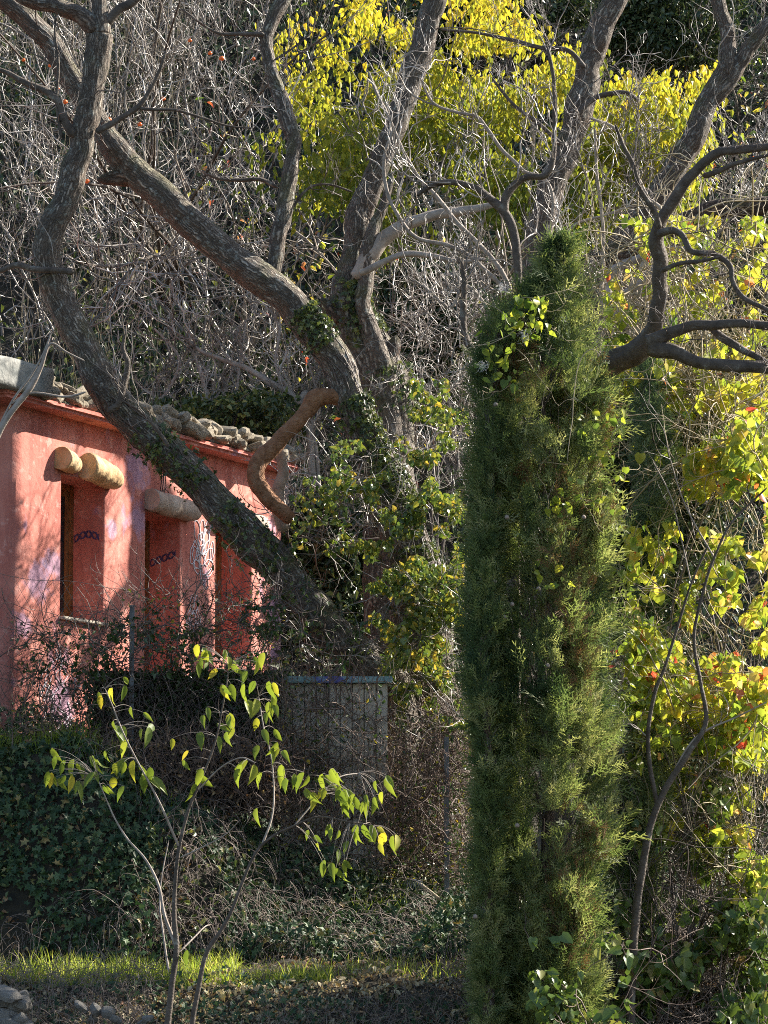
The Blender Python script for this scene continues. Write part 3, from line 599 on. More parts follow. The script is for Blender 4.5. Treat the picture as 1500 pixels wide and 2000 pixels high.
t6 = thing('spreading_tree', 'wide grey trunk curving up to the top right corner beyond the dark branches', 'tree', P(1130, 800, 38))
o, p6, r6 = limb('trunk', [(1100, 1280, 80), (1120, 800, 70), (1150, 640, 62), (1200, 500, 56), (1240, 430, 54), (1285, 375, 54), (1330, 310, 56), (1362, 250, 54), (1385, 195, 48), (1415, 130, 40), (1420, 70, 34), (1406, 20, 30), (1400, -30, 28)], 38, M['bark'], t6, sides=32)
o, pa, ra_ = limb('limb', [(1385, 200, 40), (1420, 165, 36), (1450, 110, 32), (1490, 60, 30), (1540, 20, 28)], 38, M['bark'], t6)
o, pb, rb_ = limb('limb', [(1170, 520, 52), (1230, 482, 46), (1290, 455, 42), (1350, 425, 40), (1420, 404, 42), (1530, 398, 42)], 37.4, M['bark_red'], t6, sides=24)
limb('limb', [(1190, 600, 30), (1185, 560, 22), (1200, 530, 18), (1260, 500, 14), (1320, 480, 12)], 37, M['bark_pale'], t6)
limb('limb', [(1200, 585, 16), (1240, 560, 14), (1280, 520, 14), (1300, 490, 14), (1400, 480, 10), (1500, 460, 8)], 37, M['bark_pale'], t6)
for pp, rr_, mm_ in ((p6, r6, 13), (pa, ra_, 8), (pb, rb_, 15)): twigs_from(pp, rr_, mm_, (.4, 1.3), M['twig'], t6, levels=3, r1=.008, n2=5, n3=3)

t7 = thing('dark_limbed_tree', 'near dark crooked limbs reaching in beside the cypress at the right edge', 'tree', P(1190, 760, 27.6))
B7 = [[(1080, 2040, 80), (1080, 1500, 76), (1085, 1000, 70), (1105, 800, 66), (1150, 745, 60), (1200, 712, 58), (1240, 690, 54), (1268, 662, 46), (1282, 620, 34), (1290, 565, 33), (1290, 515, 32), (1280, 470, 30), (1295, 425, 24), (1325, 375, 22), (1355, 335, 21), (1395, 302, 20), (1440, 290, 18), (1520, 282, 16)],
      [(1262, 675, 40), (1300, 655, 24), (1345, 640, 21), (1390, 636, 20), (1440, 632, 18), (1520, 640, 18)],
      [(1268, 678, 40), (1310, 690, 30), (1350, 706, 27), (1400, 716, 26), (1450, 720, 26), (1530, 724, 25)],
      [(1390, 640, 14), (1410, 660, 18), (1450, 685, 16), (1480, 700, 15), (1520, 728, 14)],
      [(1282, 455, 18), (1310, 450, 15), (1332, 462, 14), (1350, 492, 13), (1395, 497, 13), (1425, 520, 12), (1430, 550, 10), (1450, 580, 10), (1490, 600, 9), (1530, 625, 8)],
      [(1290, 530, 10), (1330, 515, 9), (1370, 510, 8), (1410, 500, 6)],
      [(1288, 445, 14), (1278, 410, 12), (1250, 370, 10), (1235, 320, 9), (1215, 280, 7), (1200, 240, 5)],
      [(1370, 345, 12), (1400, 335, 11), (1440, 318, 9), (1510, 300, 8)]]
for k, lst in enumerate(B7):
    o, pp, rr_ = limb('trunk' if k == 0 else 'branch', lst, 28.6 if k == 0 else 27.75, M['bark_dark'], t7, dY=-1.1 if k == 0 else -.3, sides=24)
    if k == 0: h_ = len(pp)*4//7; pp, rr_ = pp[h_:], rr_[h_:]
    twigs_from(pp, rr_, 7 if k else 9, (.2, .6), M['twig_dark'], t7, levels=3, r1=.005, n2=3, n3=2)

t8 = thing('forked_sapling', 'dark forked sapling with curling twigs standing left of the cypress tip', 'tree', P(1010, 640, 30.5))
for k, lst in enumerate([[(1000, 1980, 30), (1000, 1300, 26), (1005, 900, 22), (1010, 640, 18), (1012, 560, 18), (1010, 500, 18), (1003, 455, 18), (985, 418, 18), (950, 385, 16), (920, 365, 14), (880, 355, 13), (845, 362, 11), (815, 380, 8)],
            [(982, 415, 16), (985, 385, 16), (1005, 358, 15), (1030, 345, 14), (1065, 342, 12), (1080, 300, 10), (1082, 220, 8), (1080, 150, 7), (1070, 90, 6)],
            [(905, 640, 16), (906, 590, 14), (906, 540, 12), (895, 500, 9)], [(905, 625, 14), (912, 665, 14), (930, 695, 13), (955, 730, 13), (985, 800, 14), (1003, 900, 16)]]):
    o, pp, rr_ = limb('trunk' if k == 0 else 'limb', lst, 30.5, M['bark_dark'], t8, sides=16)
    twigs_from(pp, rr_, 12, (.3, 1.1), M['twig'], t8, levels=3, r1=.009, n2=4, n3=2, wander=.55)

# pale arching shoots traced one by one
t9 = thing('bare_shrub', 'leafless shrub of long pale arching shoots crossing in front of the yellow leaves', 'shrub', P(1000, 760, 31.5))
for lst in ([(1010, 640, 12), (985, 540, 11), (935, 478, 10), (890, 430, 9), (850, 380, 8), (820, 350, 8), (790, 300, 7), (760, 230, 6), (735, 180, 5), (720, 140, 4)],
            [(1000, 600, 10), (940, 520, 9), (880, 480, 9), (810, 462, 8), (770, 410, 8), (750, 350, 7), (752, 300, 6), (770, 250, 5)],
            [(1080, 400, 7), (1020, 330, 8), (980, 290, 8), (950, 250, 8), (930, 228, 7), (885, 218, 6), (845, 200, 5), (820, 150, 4)],
            [(1150, 720, 10), (1175, 640, 9), (1175, 560, 8), (1178, 460, 7), (1165, 340, 6), (1162, 250, 5)],
            [(1290, 445, 9), (1260, 380, 9), (1225, 300, 8), (1200, 250, 6), (1150, 230, 5)],
            [(960, 620, 8), (910, 560, 7), (880, 600, 6), (840, 570, 5), (800, 540, 4)],
            [(1040, 560, 8), (1080, 500, 7), (1120, 440, 6), (1180, 420, 5), (1240, 400, 4)]):
    lst = [(1010, 1900, 14), (1010, 1100, 14), (1010, 760, 13)] + ([(1150, 690, 9)] if lst[0][0] > 1200 else []) + lst
    o, pp, rr_ = limb('shoot', lst, 31.5, M['bark_pale'], t9); h_ = len(pp)//2; pp, rr_ = pp[h_:], rr_[h_:]; twigs_from(pp, rr_, 10, (.3, 1.0), M['twig'], t9, levels=3, r1=.009, n2=4, n3=2, wander=.6)
t10 = thing('bare_shrub', 'leafless grey shrub with upswept crooked twigs in the crook above the pink roof', 'shrub', P(470, 980, 38.6))
for lst in ([(605, 800, 16), (585, 785, 15), (560, 765, 14), (520, 745, 13), (480, 722, 12), (440, 705, 10), (400, 690, 8), (365, 665, 6), (330, 640, 4)],
            [(480, 920, 9), (440, 880, 8), (420, 840, 8), (412, 790, 7), (395, 740, 6), (380, 690, 5)],
            [(500, 960, 10), (470, 910, 8), (455, 850, 7), (462, 780, 6), (470, 700, 5), (480, 630, 4)],
            [(560, 960, 9), (570, 880, 8), (590, 800, 7), (540, 720, 6), (545, 650, 5), (530, 600, 4)],
            [(330, 850, 8), (300, 800, 7), (330, 760, 6), (350, 700, 5), (300, 640, 4)],
            [(620, 900, 8), (610, 840, 7), (625, 790, 5), (600, 700, 4)]):
    o, pp, rr_ = limb('shoot', [(lst[0][0]+12, 1190, lst[0][2])] + lst, 38.6, M['bark_pale'], t10); twigs_from(pp, rr_, 22, (.3, .95), M['twig'], t10, levels=3, r1=.010, n2=4, n3=2, up=.3, wander=.6)
t11 = thing('bare_shrub', 'sparse pale shoots hanging in front of the house corner at the left edge', 'shrub', P(-40, 1000, 31.5))
for lst in ([(-60, 1480, 22), (-50, 1100, 18), (-40, 960, 16), (0, 845, 12), (30, 795, 12), (62, 755, 12), (80, 720, 9), (98, 672, 5), (130, 688, 4), (165, 705, 3)],
            [(-30, 900, 5), (20, 790, 5), (60, 735, 5), (85, 690, 4), (100, 650, 3)], [(20, 790, 4), (60, 768, 5), (130, 775, 5), (170, 765, 4)]):
    limb('shoot', lst, 31.5, M['bark_pale'], t11)

# ivy creeping on the trunks
def trunk_ivy(label, p, r, i0, i1, n, side, size=.05):
    base = p[0]; t = thing('trunk_ivy', label, 'ivy', base)
    w_ = rng.integers(i0, i1, n); k0 = vn(np.stack([w_*.11, w_*0., w_*0.+n], -1)) > -.25; w_ = w_[k0]; n = len(w_)
    tg = norm(np.gradient(p, axis=0))[w_]; d = norm(rng.normal(0, .6, (n, 3))+np.array(side)); d = norm(d-(d*tg).sum(-1, keepdims=True)*tg)
    pos = p[w_]+d*(r[w_]*1.08+.012+.03*rng.random(n)**2)[:, None]
    v, fc, tt = leaves(LEAF_IVY, pos, norm(rng.normal(0, .5, (n, 3))+np.array([0, 0, -.6])), norm(d+rng.normal(0, .35, (n, 3))), rng.uniform(.5, 1.2, n)*size, rng.random(n)*.9)
    o = part('foliage', v, fc, M['leaf_hill'], t, 3, False, tt); o['kind'] = 'stuff'
    m = 14; idx = np.linspace(i0, i1-1, 24).astype(int); ps = []
    for k in range(m):
        a_ = rng.normal(0, .7, 3)+np.array(side); c = p[idx]+norm(a_+rng.normal(0, .25, (24, 3)))*(r[idx]*1.04)[:, None]; ps.append(c)
    v, q = tubes(np.array(ps), np.full((m, 24), .004), 4); part('ivy_stems', v, q, M['twig_dark'], t, 4, True, kind='stuff')
trunk_ivy('small ivy leaves creeping along the lower leaning trunk', p1, r1_, 30, 130, 1100, (-.2, -.6, -.1), .05)
trunk_ivy('dense ivy sheath round the lower arching trunk', p2, r2_, 0, 105, 3200, (.3, -.8, .1), .05)
trunk_ivy('ivy climbing the right side of the forked trunk', p3, r3_, 50, 150, 1500, (.6, -.6, .1), .05)

# ------------------------------------------------------------------ hillside bare shrubs (individual) and tangles (stuff)
def shrub_mesh(seed, H=2.6, stems=6, dens=1.0, thick=.022):
    global rng
    sv = rng; rng = np.random.default_rng(seed)
    s0 = rng.normal(0, .18, (stems, 3)); s0[:, 2] = -.1
    d = rdir(stems, (0, 0, 1.6), .55)
    pt, ra = shoots(s0, d, rng.uniform(.7, 1.1, stems)*H, thick*rng.uniform(.7, 1.2, stems), 12, .3, .12, .35, .25)
    st = tubes(pt, ra, 6); out = []
    s, d, L, rr = kids(pt, ra, 5, .2, 1, .8, (.2, .5), .75); p_, r_ = shoots(s, d, L, np.maximum(rr, .0085), 10, .65, .2, .5, .35); out.append(tubes(p_, r_, 4))
    s, d, L, rr = kids(p_, r_, 3, .15, 1, .9, (.3, .7), .8); p_, r_ = shoots(s, d, L, np.maximum(rr, .006), 8, .7, .22, .5, .35); out.append(tubes(p_, r_, 3))
    s, d, L, rr = kids(p_, r_, 2, .2, 1, .9, (.3, .7), .8); p_, r_ = shoots(s, d, L, np.maximum(rr, .0045), 6, .6, .25, .6, .3); out.append(tubes(p_, r_, 3))
    tw = merge(out); rng = sv
    a = mk_mesh('stem', st[0], st[1], 4, True, mats=(M['twig'],)); b = mk_mesh('twigs', tw[0], tw[1], 4, True, mats=(M['twig'],))
    return a, b
SHR = [shrub_mesh(100+k, 2.2+.25*k, 5+k % 3, 1.0) for k in range(5)]
def hill_at(px, py):
    """where the ray through a photograph pixel meets the hillside"""
    Ys = np.linspace(33, 75, 240); p = P(px, py, Ys); g = zg(p[:, 0], p[:, 1]); k = np.argmax(g > p[:, 2]) if (g > p[:, 2]).any() else -1
    return p[k]
HS = {'at the top edge left of the leaning trunk': (20, 60), 'low between the left edge and the leaning trunk': (40, 580), 'halfway up left of the leaning trunk': (45, 300),
      'at the top edge just right of the leaning trunk': (300, 80), 'high between the leaning trunk and slim stem': (400, 200), 'halfway up between the leaning trunk and the arching trunk': (170, 430),
      'in the angle under the arching trunk': (300, 560), 'directly above the roof stones': (380, 700), 'above the far end of the roof': (540, 740), 'above the arching trunk, left of the slim stem': (430, 380),
      'between the slim stem and the forked trunk': (630, 470), 'at the top edge left of the slim stem': (470, 60), 'right of the forked trunk against the dark bush': (850, 660), 'behind the bend of the leaning trunk': (110, 640),
      'low under the arching trunk, beside the roof': (480, 640), 'behind the tip of the cypress': (980, 480), 'right of the cypress tip, under the thick trunk': (1240, 620), 'at the right edge among the dark limbs': (1420, 560),
      'at the right edge beyond the spreading tree': (1450, 250), 'left of the arching trunk, near its top': (230, 230), 'below the fork of the dark limbs': (1340, 700)}
for k, (where, (px, py)) in enumerate(HS.items()):
    b0 = hill_at(px, py+90).copy(); b0[2] = zg(b0[0], b0[1])
    t = thing('hillside_shrub', 'leafless grey shrub on the slope ' + where, 'shrub', b0, 'bare shrubs on the slope')
    t.rotation_euler = (0, 0, random.uniform(0, 6.3)); sc_ = random.uniform(.8, 1.15); t.scale = (sc_,)*3
    a, b = SHR[k % 5]; link('stem', a, t); o = link('twigs', b, t); o['kind'] = 'stuff'

# tangle of thin stems hugging the slope
def slope_tangle(name, label, n, x0, x1, y0, y1, L, r, mat, up=.15, wander=.5, sub=3, lift=.1, d0=(0, -.5, .8)):
    x = rng.uniform(x0, x1, n); y = rng.uniform(y0, y1, n); keep = vn(np.stack([x*.8, y*.8, 0*x+3], -1)) > -.35; x = x[keep]; y = y[keep]; n = len(x)
    s = np.stack([x, y, zg(x, y)+rng.uniform(-.05, lift, n)], -1); d = rdir(n, d0, .7)
    pt, ra = shoots(s, d, rng.uniform(L*.4, L, n), rng.uniform(.7, 1.1, n)*r, 9, wander, up, .45, .35); out = [tubes(pt, ra, 3)]
    s, d, LL, rr = kids(pt, ra, sub, .15, 1, .9, (.25, .6), .75); pt, ra = shoots(s, d, LL, np.maximum(rr, .0025), 7, wander*1.2, up*1.4, .5, .35); out.append(tubes(pt, ra, 3))
    v, q = merge(out); o = part(name, v, q, mat, None, 4, True); tag(o, label, 'undergrowth', kind='stuff'); return o
slope_tangle('tangled_scrub', 'mat of thin pale leafless stems covering the left of the slope', 620, -5.6, 1.5, 37.2, 52, 1.4, .009, M['twig'], up=.12, wander=.65)
slope_tangle('tangled_scrub', 'darker brown leafless brush matted over the whole slope', 3000, -6, 7, 37.2, 54, 1.2, .008, M['twig_dark'])
slope_tangle('tangled_scrub', 'thin pale stems matted on the slope under the vines at right', 350, 1.5, 7, 36, 52, 1.2, .009, M['twig'], up=.12, wander=.6)
slope_tangle('straw_tufts', 'straight upright dead canes on the slope at the far left', 700, -5.6, -2.6, 39, 50, 1.6, .006, M['straw'], up=.3, wander=.12, sub=1, d0=(0, 0, 1.5))
# undergrowth leaves on the slope
def slope_leaves(name, label, n, x0, x1, y0, y1, size, mat, tmpl=LEAF_S, lift=.35, thr=-.2, fr=.5, cat='undergrowth', seed=0):
    x = rng.uniform(x0, x1, n); y = rng.uniform(y0, y1, n); keep = vn(np.stack([x*fr, y*fr, 0*x+7+seed], -1)) > thr; x = x[keep]; y = y[keep]; n = len(x)
    nn = znorm(x, y); nn = norm(nn + rng.normal(0, .45, (n, 3)))
    mound = np.clip(vn(np.stack([x*1.6, y*1.6, 0*x+seed], -1)), 0, 1)
    s = np.stack([x, y, zg(x, y)], -1) + znorm(x, y)*(rng.random(n)**1.5*lift*(.4+mound*1.5))[:, None]
    f = np.cross(nn, rdir(n)) + np.array([0, -.3, -.6])
    v, fc, tt = leaves(tmpl, s, f, nn, rng.uniform(.4, 1.35, n)*size)
    o = part(name, v, fc, mat, None, 3, False, tt); tag(o, label, cat, kind='stuff'); return o
slope_leaves('slope_undergrowth', 'dark green leafy undergrowth covering the slope behind everything', 80000, -6, 8, 36.6, 54, .09, M['leaf_olive'], lift=.75, thr=-.55)
slope_leaves('slope_ivy', 'patches of lighter green weeds on the slope', 34000, -6, 8, 37, 54, .085, M['leaf_hill'], lift=1.0, thr=.0, seed=40)
slope_leaves('slope_leaves', 'scattered yellowing leaves of low shrubs on the slope', 9000, -3, 6, 37, 50, .09, M['leaf_vine'], lift=1.4, thr=.12, seed=90)

# ------------------------------------------------------------------ leafy crowns
def crown_pts(c, rx, ry, rz, n, lumps=14, hollow=.6):
    c = V(c); L = rdir(lumps)*rng.uniform(.35, .8, (lumps, 1)); R = rng.uniform(.28, .5, lumps)
    i = rng.integers(0, lumps, n); d = rdir(n); rr = R[i]*(hollow+(1-hollow)*rng.random(n)**.5)
    q = L[i] + d*rr[:, None]; return c + q*np.array([rx, ry, rz]), d
def bush(name, label, cat, px, py, Y, wpx, hpx, n, size, mat, tmpl=LEAF_S, down=-.4, group=None, trunk_mat=None, dy=.8):
    c = P(px, py, Y); rx = wpx/2*Y/F; rz = hpx/2*Y/F
    base = c.copy(); base[2] = zg(c[0], c[1])
    t = thing(name, label, cat, base, group)
    pos, d = crown_pts(c, rx, min(rx, 1.4)*dy, rz, n)
    g = zg(pos[:, 0], pos[:, 1]); k = pos[:, 2] > g; pos = pos[k]; d = d[k]
    f = norm(rng.normal(0, .6, (len(pos), 3)) + d*.4 + np.array([0, 0, down])); nn = norm(d+rng.normal(0, .5, d.shape))
    v, fc, tt = leaves(tmpl, pos, f, nn, rng.uniform(.6, 1.2, len(pos))*size)
    o = part('foliage', v, fc, mat, t, 3, False, tt); o['kind'] = 'stuff'
    m = 7; s0 = np.tile(base, (m, 1)) + rng.normal(0, .1, (m, 3)); s0[:, 2] = base[2]-.1
    tgt = c + rdir(m)*np.array([rx, .5, rz])*.6; dd = tgt-s0; L = np.linalg.norm(dd, axis=1)
    pt, ra = shoots(s0, dd, L, .02, 10, .12, .0, .3, .2); v, q = tubes(pt, ra, 6)
    s, d2, LL, rr = kids(pt, ra, 8, .4, 1, .7, (.2, .4), .6); p_, r_ = shoots(s, d2, LL, np.maximum(rr, .004), 7, .3, .1, .4); v2, q2 = tubes(p_, r_, 4)
    v, q = merge([(v, q), (v2, q2)]); part('trunk', v, q, trunk_mat or M['twig_dark'], t, 4, True)
    return t
EV = 'evergreen bushes on the slope'
bush('evergreen_bush', 'dark evergreen bush filling the gap right of the forked trunk', 'bush', 840, 640, 38.5, 190, 420, 9000, .085, M['leaf_olive'])
bush('evergreen_bush', 'dark evergreen bush in the shade between the house end and the ivy trunk', 'bush', 650, 1120, 38.2, 220, 330, 8000, .085, M['leaf_olive'])
bush('evergreen_bush', 'dark bush behind the roof, under the arching limb', 'bush', 420, 815, 38.6, 380, 130, 3200, .08, M['leaf_hill'])
bush('evergreen_tree', 'greyish dark evergreen at the top edge right of the tall trunk', 'tree', 1300, 20, 47, 330, 260, 14000, .085, M['leaf_olive'])
bush('evergreen_tree', 'dark evergreen crown at the top edge behind the yellow leaves', 'tree', 960, 20, 48, 420, 230, 12000, .085, M['leaf_olive'])
bush('evergreen_tree', 'dark evergreen crown low on the right behind the vine curtain', 'tree', 1330, 980, 31.1, 420, 700, 9000, .085, M['leaf_olive'], dy=.5)
bush('evergreen_tree', 'shaded evergreen mass behind the lower right vines', 'tree', 1370, 1550, 30.8, 420, 560, 7000, .08, M['leaf_olive'])
# yellow leaved trees
def yellow_tree(label, blobs, Y, base_px, nl, size=.16):
    base = P(base_px[0], base_px[1], Y); base[2] = zg(base[0], base[1])
    t = thing('yellow_leaved_tree', label, 'tree', base)
    bl = [(px-wx/2, py-hy/2, px+wx/2, py+hy/2, Y-1.1, Y+1.1, wgt/(wx*hy)) for (px, py, wx, hy, wgt) in blobs]
    wt = np.array([g[4+2] for g in bl])*np.array([(g[2]-g[0])*(g[3]-g[1]) for g in bl]); i = rng.choice(len(bl), nl, p=wt/wt.sum()); g = np.array(bl)[i]
    r_ = np.sqrt(rng.random(nl))*rng.uniform(.75, 1.1, nl); a_ = rng.uniform(0, 2*PI, nl); qx = (g[:, 0]+g[:, 2])/2+(g[:, 2]-g[:, 0])/2*r_*np.cos(a_); qy = (g[:, 1]+g[:, 3])/2+(g[:, 3]-g[:, 1])/2*r_*np.sin(a_)
    dn = .65*vn(np.stack([qx/34, qy/34, 0*qx+Y], -1))+.45*vn(np.stack([qx/95, qy/95, 0*qx+Y], -1)); k_ = dn > .06; pos = P(qx[k_], qy[k_], Y+rng.uniform(-1.1, 1.1, k_.sum()))
    # leaves hang in bunches of five from shared stalks
    k = len(pos)//5; st = pos[:k]; idx = np.repeat(np.arange(k), 5); pp = st[idx] + rng.normal(0, .09, (k*5, 3))
    f = norm(rng.normal(0, .33, (k*5, 3)) + np.array([0, 0, -1.0])); nn = norm(rng.normal(0, .7, (k*5, 3)) + np.array([0, -1, .1]))
    sz = rng.uniform(.6, 1.15, k*5)*size
    top = np.clip((pp[:, 2]-pp[:, 2].min())/(np.ptp(pp[:, 2])), 0, 1); tint = np.clip(.06+.56*top**1.5+.12*vn(pp*1.2)+rng.normal(0, .13, len(pp)), 0, 1)
    order = np.argsort(pp[:, 1]+rng.random(len(pp))*.8)[:260]; rest = np.setdiff1d(np.arange(len(pp)), order)
    v, fc, tt = leaves(LEAF_S, pp[rest], f[rest], nn[rest], sz[rest], tint[rest])
    o = part('foliage', v, fc, M['leaf_yellow'], t, 3, False, tt); o['kind'] = 'stuff'
    for i in order: one_leaf('leaf', LM['leaf_yellow'], t, pp[i], f[i], nn[i], sz[i], tint[i])
    m = 12; s0 = np.tile(base, (m, 1)); tg = st[rng.integers(0, k, m)]; dd = tg-s0; L = np.linalg.norm(dd, axis=1)
    pt, ra = shoots(s0, dd, L, .035, 12, .1, .0, .25, .2); v1 = tubes(pt, ra, 6)
    s, d2, LL, rr = kids(pt, ra, 10, .35, 1, .7, (.15, .35), .5); p_, r_ = shoots(s, d2, LL, np.maximum(rr, .005), 7, .3, .1, .4); v2 = tubes(p_, r_, 4)
    v, q = merge([v1, v2]); part('trunk', v, q, M['bark_pale'], t, 4, True)
    return t
LM = {}
def leaf_variants(key, mat, tmpl, nv=7):
    LM[key] = []
    for k in range(nv):
        tv = tmpl[0].copy(); r_ = np.random.default_rng(k); tv = tv.copy(); tv[:, 0] *= r_.uniform(.8, 1.15); tv[:, 2] += .12*r_.normal()*tv[:, 1]**2 + r_.uniform(.0, .25)*np.abs(tv[:, 0]); tv[:, 0] += .1*r_.normal()*tv[:, 1]**2
        LM[key].append(mk_mesh('leaf', tv, tmpl[1], 3, True, np.full(len(tmpl[1]), (k+.5)/nv), mats=(mat,)))
leaf_variants('leaf_yellow', M['leaf_yellow'], LEAF_S); leaf_variants('leaf_sapling', M['leaf_sapling'], (LEAF_BIG[0]*np.array([.72, 1, 1]), LEAF_BIG[1]))
leaf_variants('leaf_vine', M['leaf_vine'], LEAF_HEART, 9); leaf_variants('leaf_vine_dark', M['leaf_vine_dark'], LEAF_HEART); leaf_variants('leaf_ivy', M['leaf_ivy'], LEAF_IVY)
leaf_variants('leaf_dead', M['leaf_dead'], LEAF_BIG)
def one_leaf(name, lib, parent, pos, f, n_, size, tint):
    me = lib[min(len(lib)-1, int(tint*len(lib)))]
    f = V(f)/np.linalg.norm(f); s_ = np.cross(f, n_); s_ = s_/max(1e-6, np.linalg.norm(s_)); u = np.cross(s_, f)
    o = link(name, me, parent); p_ = V(pos)-origin(parent)
    o.matrix_basis = Matrix(((s_[0]*size, f[0]*size, u[0]*size, p_[0]), (s_[1]*size, f[1]*size, u[1]*size, p_[1]), (s_[2]*size, f[2]*size, u[2]*size, p_[2]), (0, 0, 0, 1)))
    return o
yellow_tree('large tree of hanging golden yellow leaves behind the bare branches at top centre', [(960, 150, 440, 330, .34), (690, 120, 330, 330, .17), (840, 330, 560, 330, .30), (1030, 340, 300, 320, .16), (620, 330, 260, 260, .06)], 40.2, (900, 760), 33000, .095)
yellow_tree('smaller yellow leaved tree between the tall trunk and the trunk curving to the top right', [(1270, 230, 270, 270, .5), (1220, 380, 300, 240, .35), (1320, 130, 170, 130, .15)], 41, (1250, 760), 13000, .105)

# ------------------------------------------------------------------ persimmon fruits
pt_ = thing('persimmon_tree', 'bare persimmon tree with a few orange fruits still hanging at upper left', 'tree', hill_at(330, 640))
b0 = origin(pt_); s0 = np.tile(b0, (7, 1)); tg = P(np.array([60, 130, 220, 300, 380, 440, 500]), np.array([60, 150, 60, 120, 40, 90, 60]), 37.2); dd = tg-s0
pt, ra = shoots(s0, dd, np.linalg.norm(dd, axis=1), .03, 14, .12, 0, .3, .2); v1 = tubes(pt, ra, 8); part('trunk', v1[0], v1[1], M['bark_dark'], pt_, 4, True)
s, d2, LL, rr = kids(pt, ra, 14, .3, 1, .8, (.15, .35), .5); p_, r_ = shoots(s, d2, LL, np.maximum(rr, .006), 9, .4, .15, .4, .3); v1 = tubes(p_, r_, 5)
s, d2, LL, rr = kids(p_, r_, 6, .2, 1, .9, (.2, .6), .6); p_, r_ = shoots(s, d2, LL, np.maximum(rr, .003), 7, .5, .2, .5, .3); v2 = tubes(p_, r_, 3)
v, q = merge([v1, v2]); o = part('twigs', v, q, M['twig'], pt_, 4, True); o['kind'] = 'stuff'
bm = bmesh.new(); bmesh.ops.create_uvsphere(bm, u_segments=14, v_segments=10, radius=1)
for v in bm.verts: v.co.z *= .86; v.co.xy *= 1+.04*math.cos(4*math.atan2(v.co.y, v.co.x))
fm = bpy.data.meshes.new('fruit'); bm.to_mesh(fm); bm.free(); fm.materials.append(M['fruit'])
for pl in fm.polygons: pl.use_smooth = True
cm = mk_mesh('calyx', np.array([[0, 0, .9], [.5, .5, .8], [.0, .3, .85], [-.5, .5, .8], [-.3, 0, .85], [-.5, -.5, .8], [0, -.3, .85], [.5, -.5, .8], [.3, 0, .85]]), np.array([[0, 1, 2], [0, 2, 3], [0, 3, 4], [0, 4, 5], [0, 5, 6], [0, 6, 7], [0, 7, 8], [0, 8, 1]]), mats=(M['leaf_dead'],))
for (px, py) in [(495, 115), (433, 114), (371, 79), (273, 243), (213, 234), (319, 193), (46, 117), (127, 199), (113, 172), (170, 354), (168, 52), (410, 104), (98, 128)]:
    o = link('fruit', fm, pt_); o.location = Vector(P(px, py, 36.6+random.uniform(-.3, .3))-b0); s_ = random.uniform(.019, .028); o.scale = (s_,)*3; c = link('calyx', cm, o)

# ------------------------------------------------------------------ cypress
def spray_tmpl(seed=0):
    r_ = np.random.default_rng(seed); vs = []; fs = []
    def sliver(a, b, wd):
        a = V(a); b = V(b); d = b-a; s_ = np.array([d[1], -d[0], 0]); s_ = s_/max(1e-6, np.linalg.norm(s_))*wd; k = len(vs)
        vs.extend([a-s_, a+s_, b]); fs.append([k, k+1, k+2])
    sliver((0, 0, 0), (0, .95, 0), .022)
    for i in range(7):
        t = .1+.85*i/7; sd = 1 if i % 2 else -1; L = .42*(1-t*.55)*r_.uniform(.8, 1.2)
        b = np.array([sd*L*.62, t+L*.8, r_.normal()*.06]); a = np.array([0, t, 0]); sliver(a, b, .026)
        for j in range(3):
            u = .3+.25*j; c = a*(1-u)+b*u; s2 = 1 if j % 2 else -1; l2 = .17*r_.uniform(.7, 1.2)
            sliver(c, c+np.array([(sd*.35+s2*.5)*l2, l2*.9, r_.normal()*.04]), .022)
    return np.array(vs), np.array(fs)
SPR = [spray_tmpl(k) for k in range(4)]
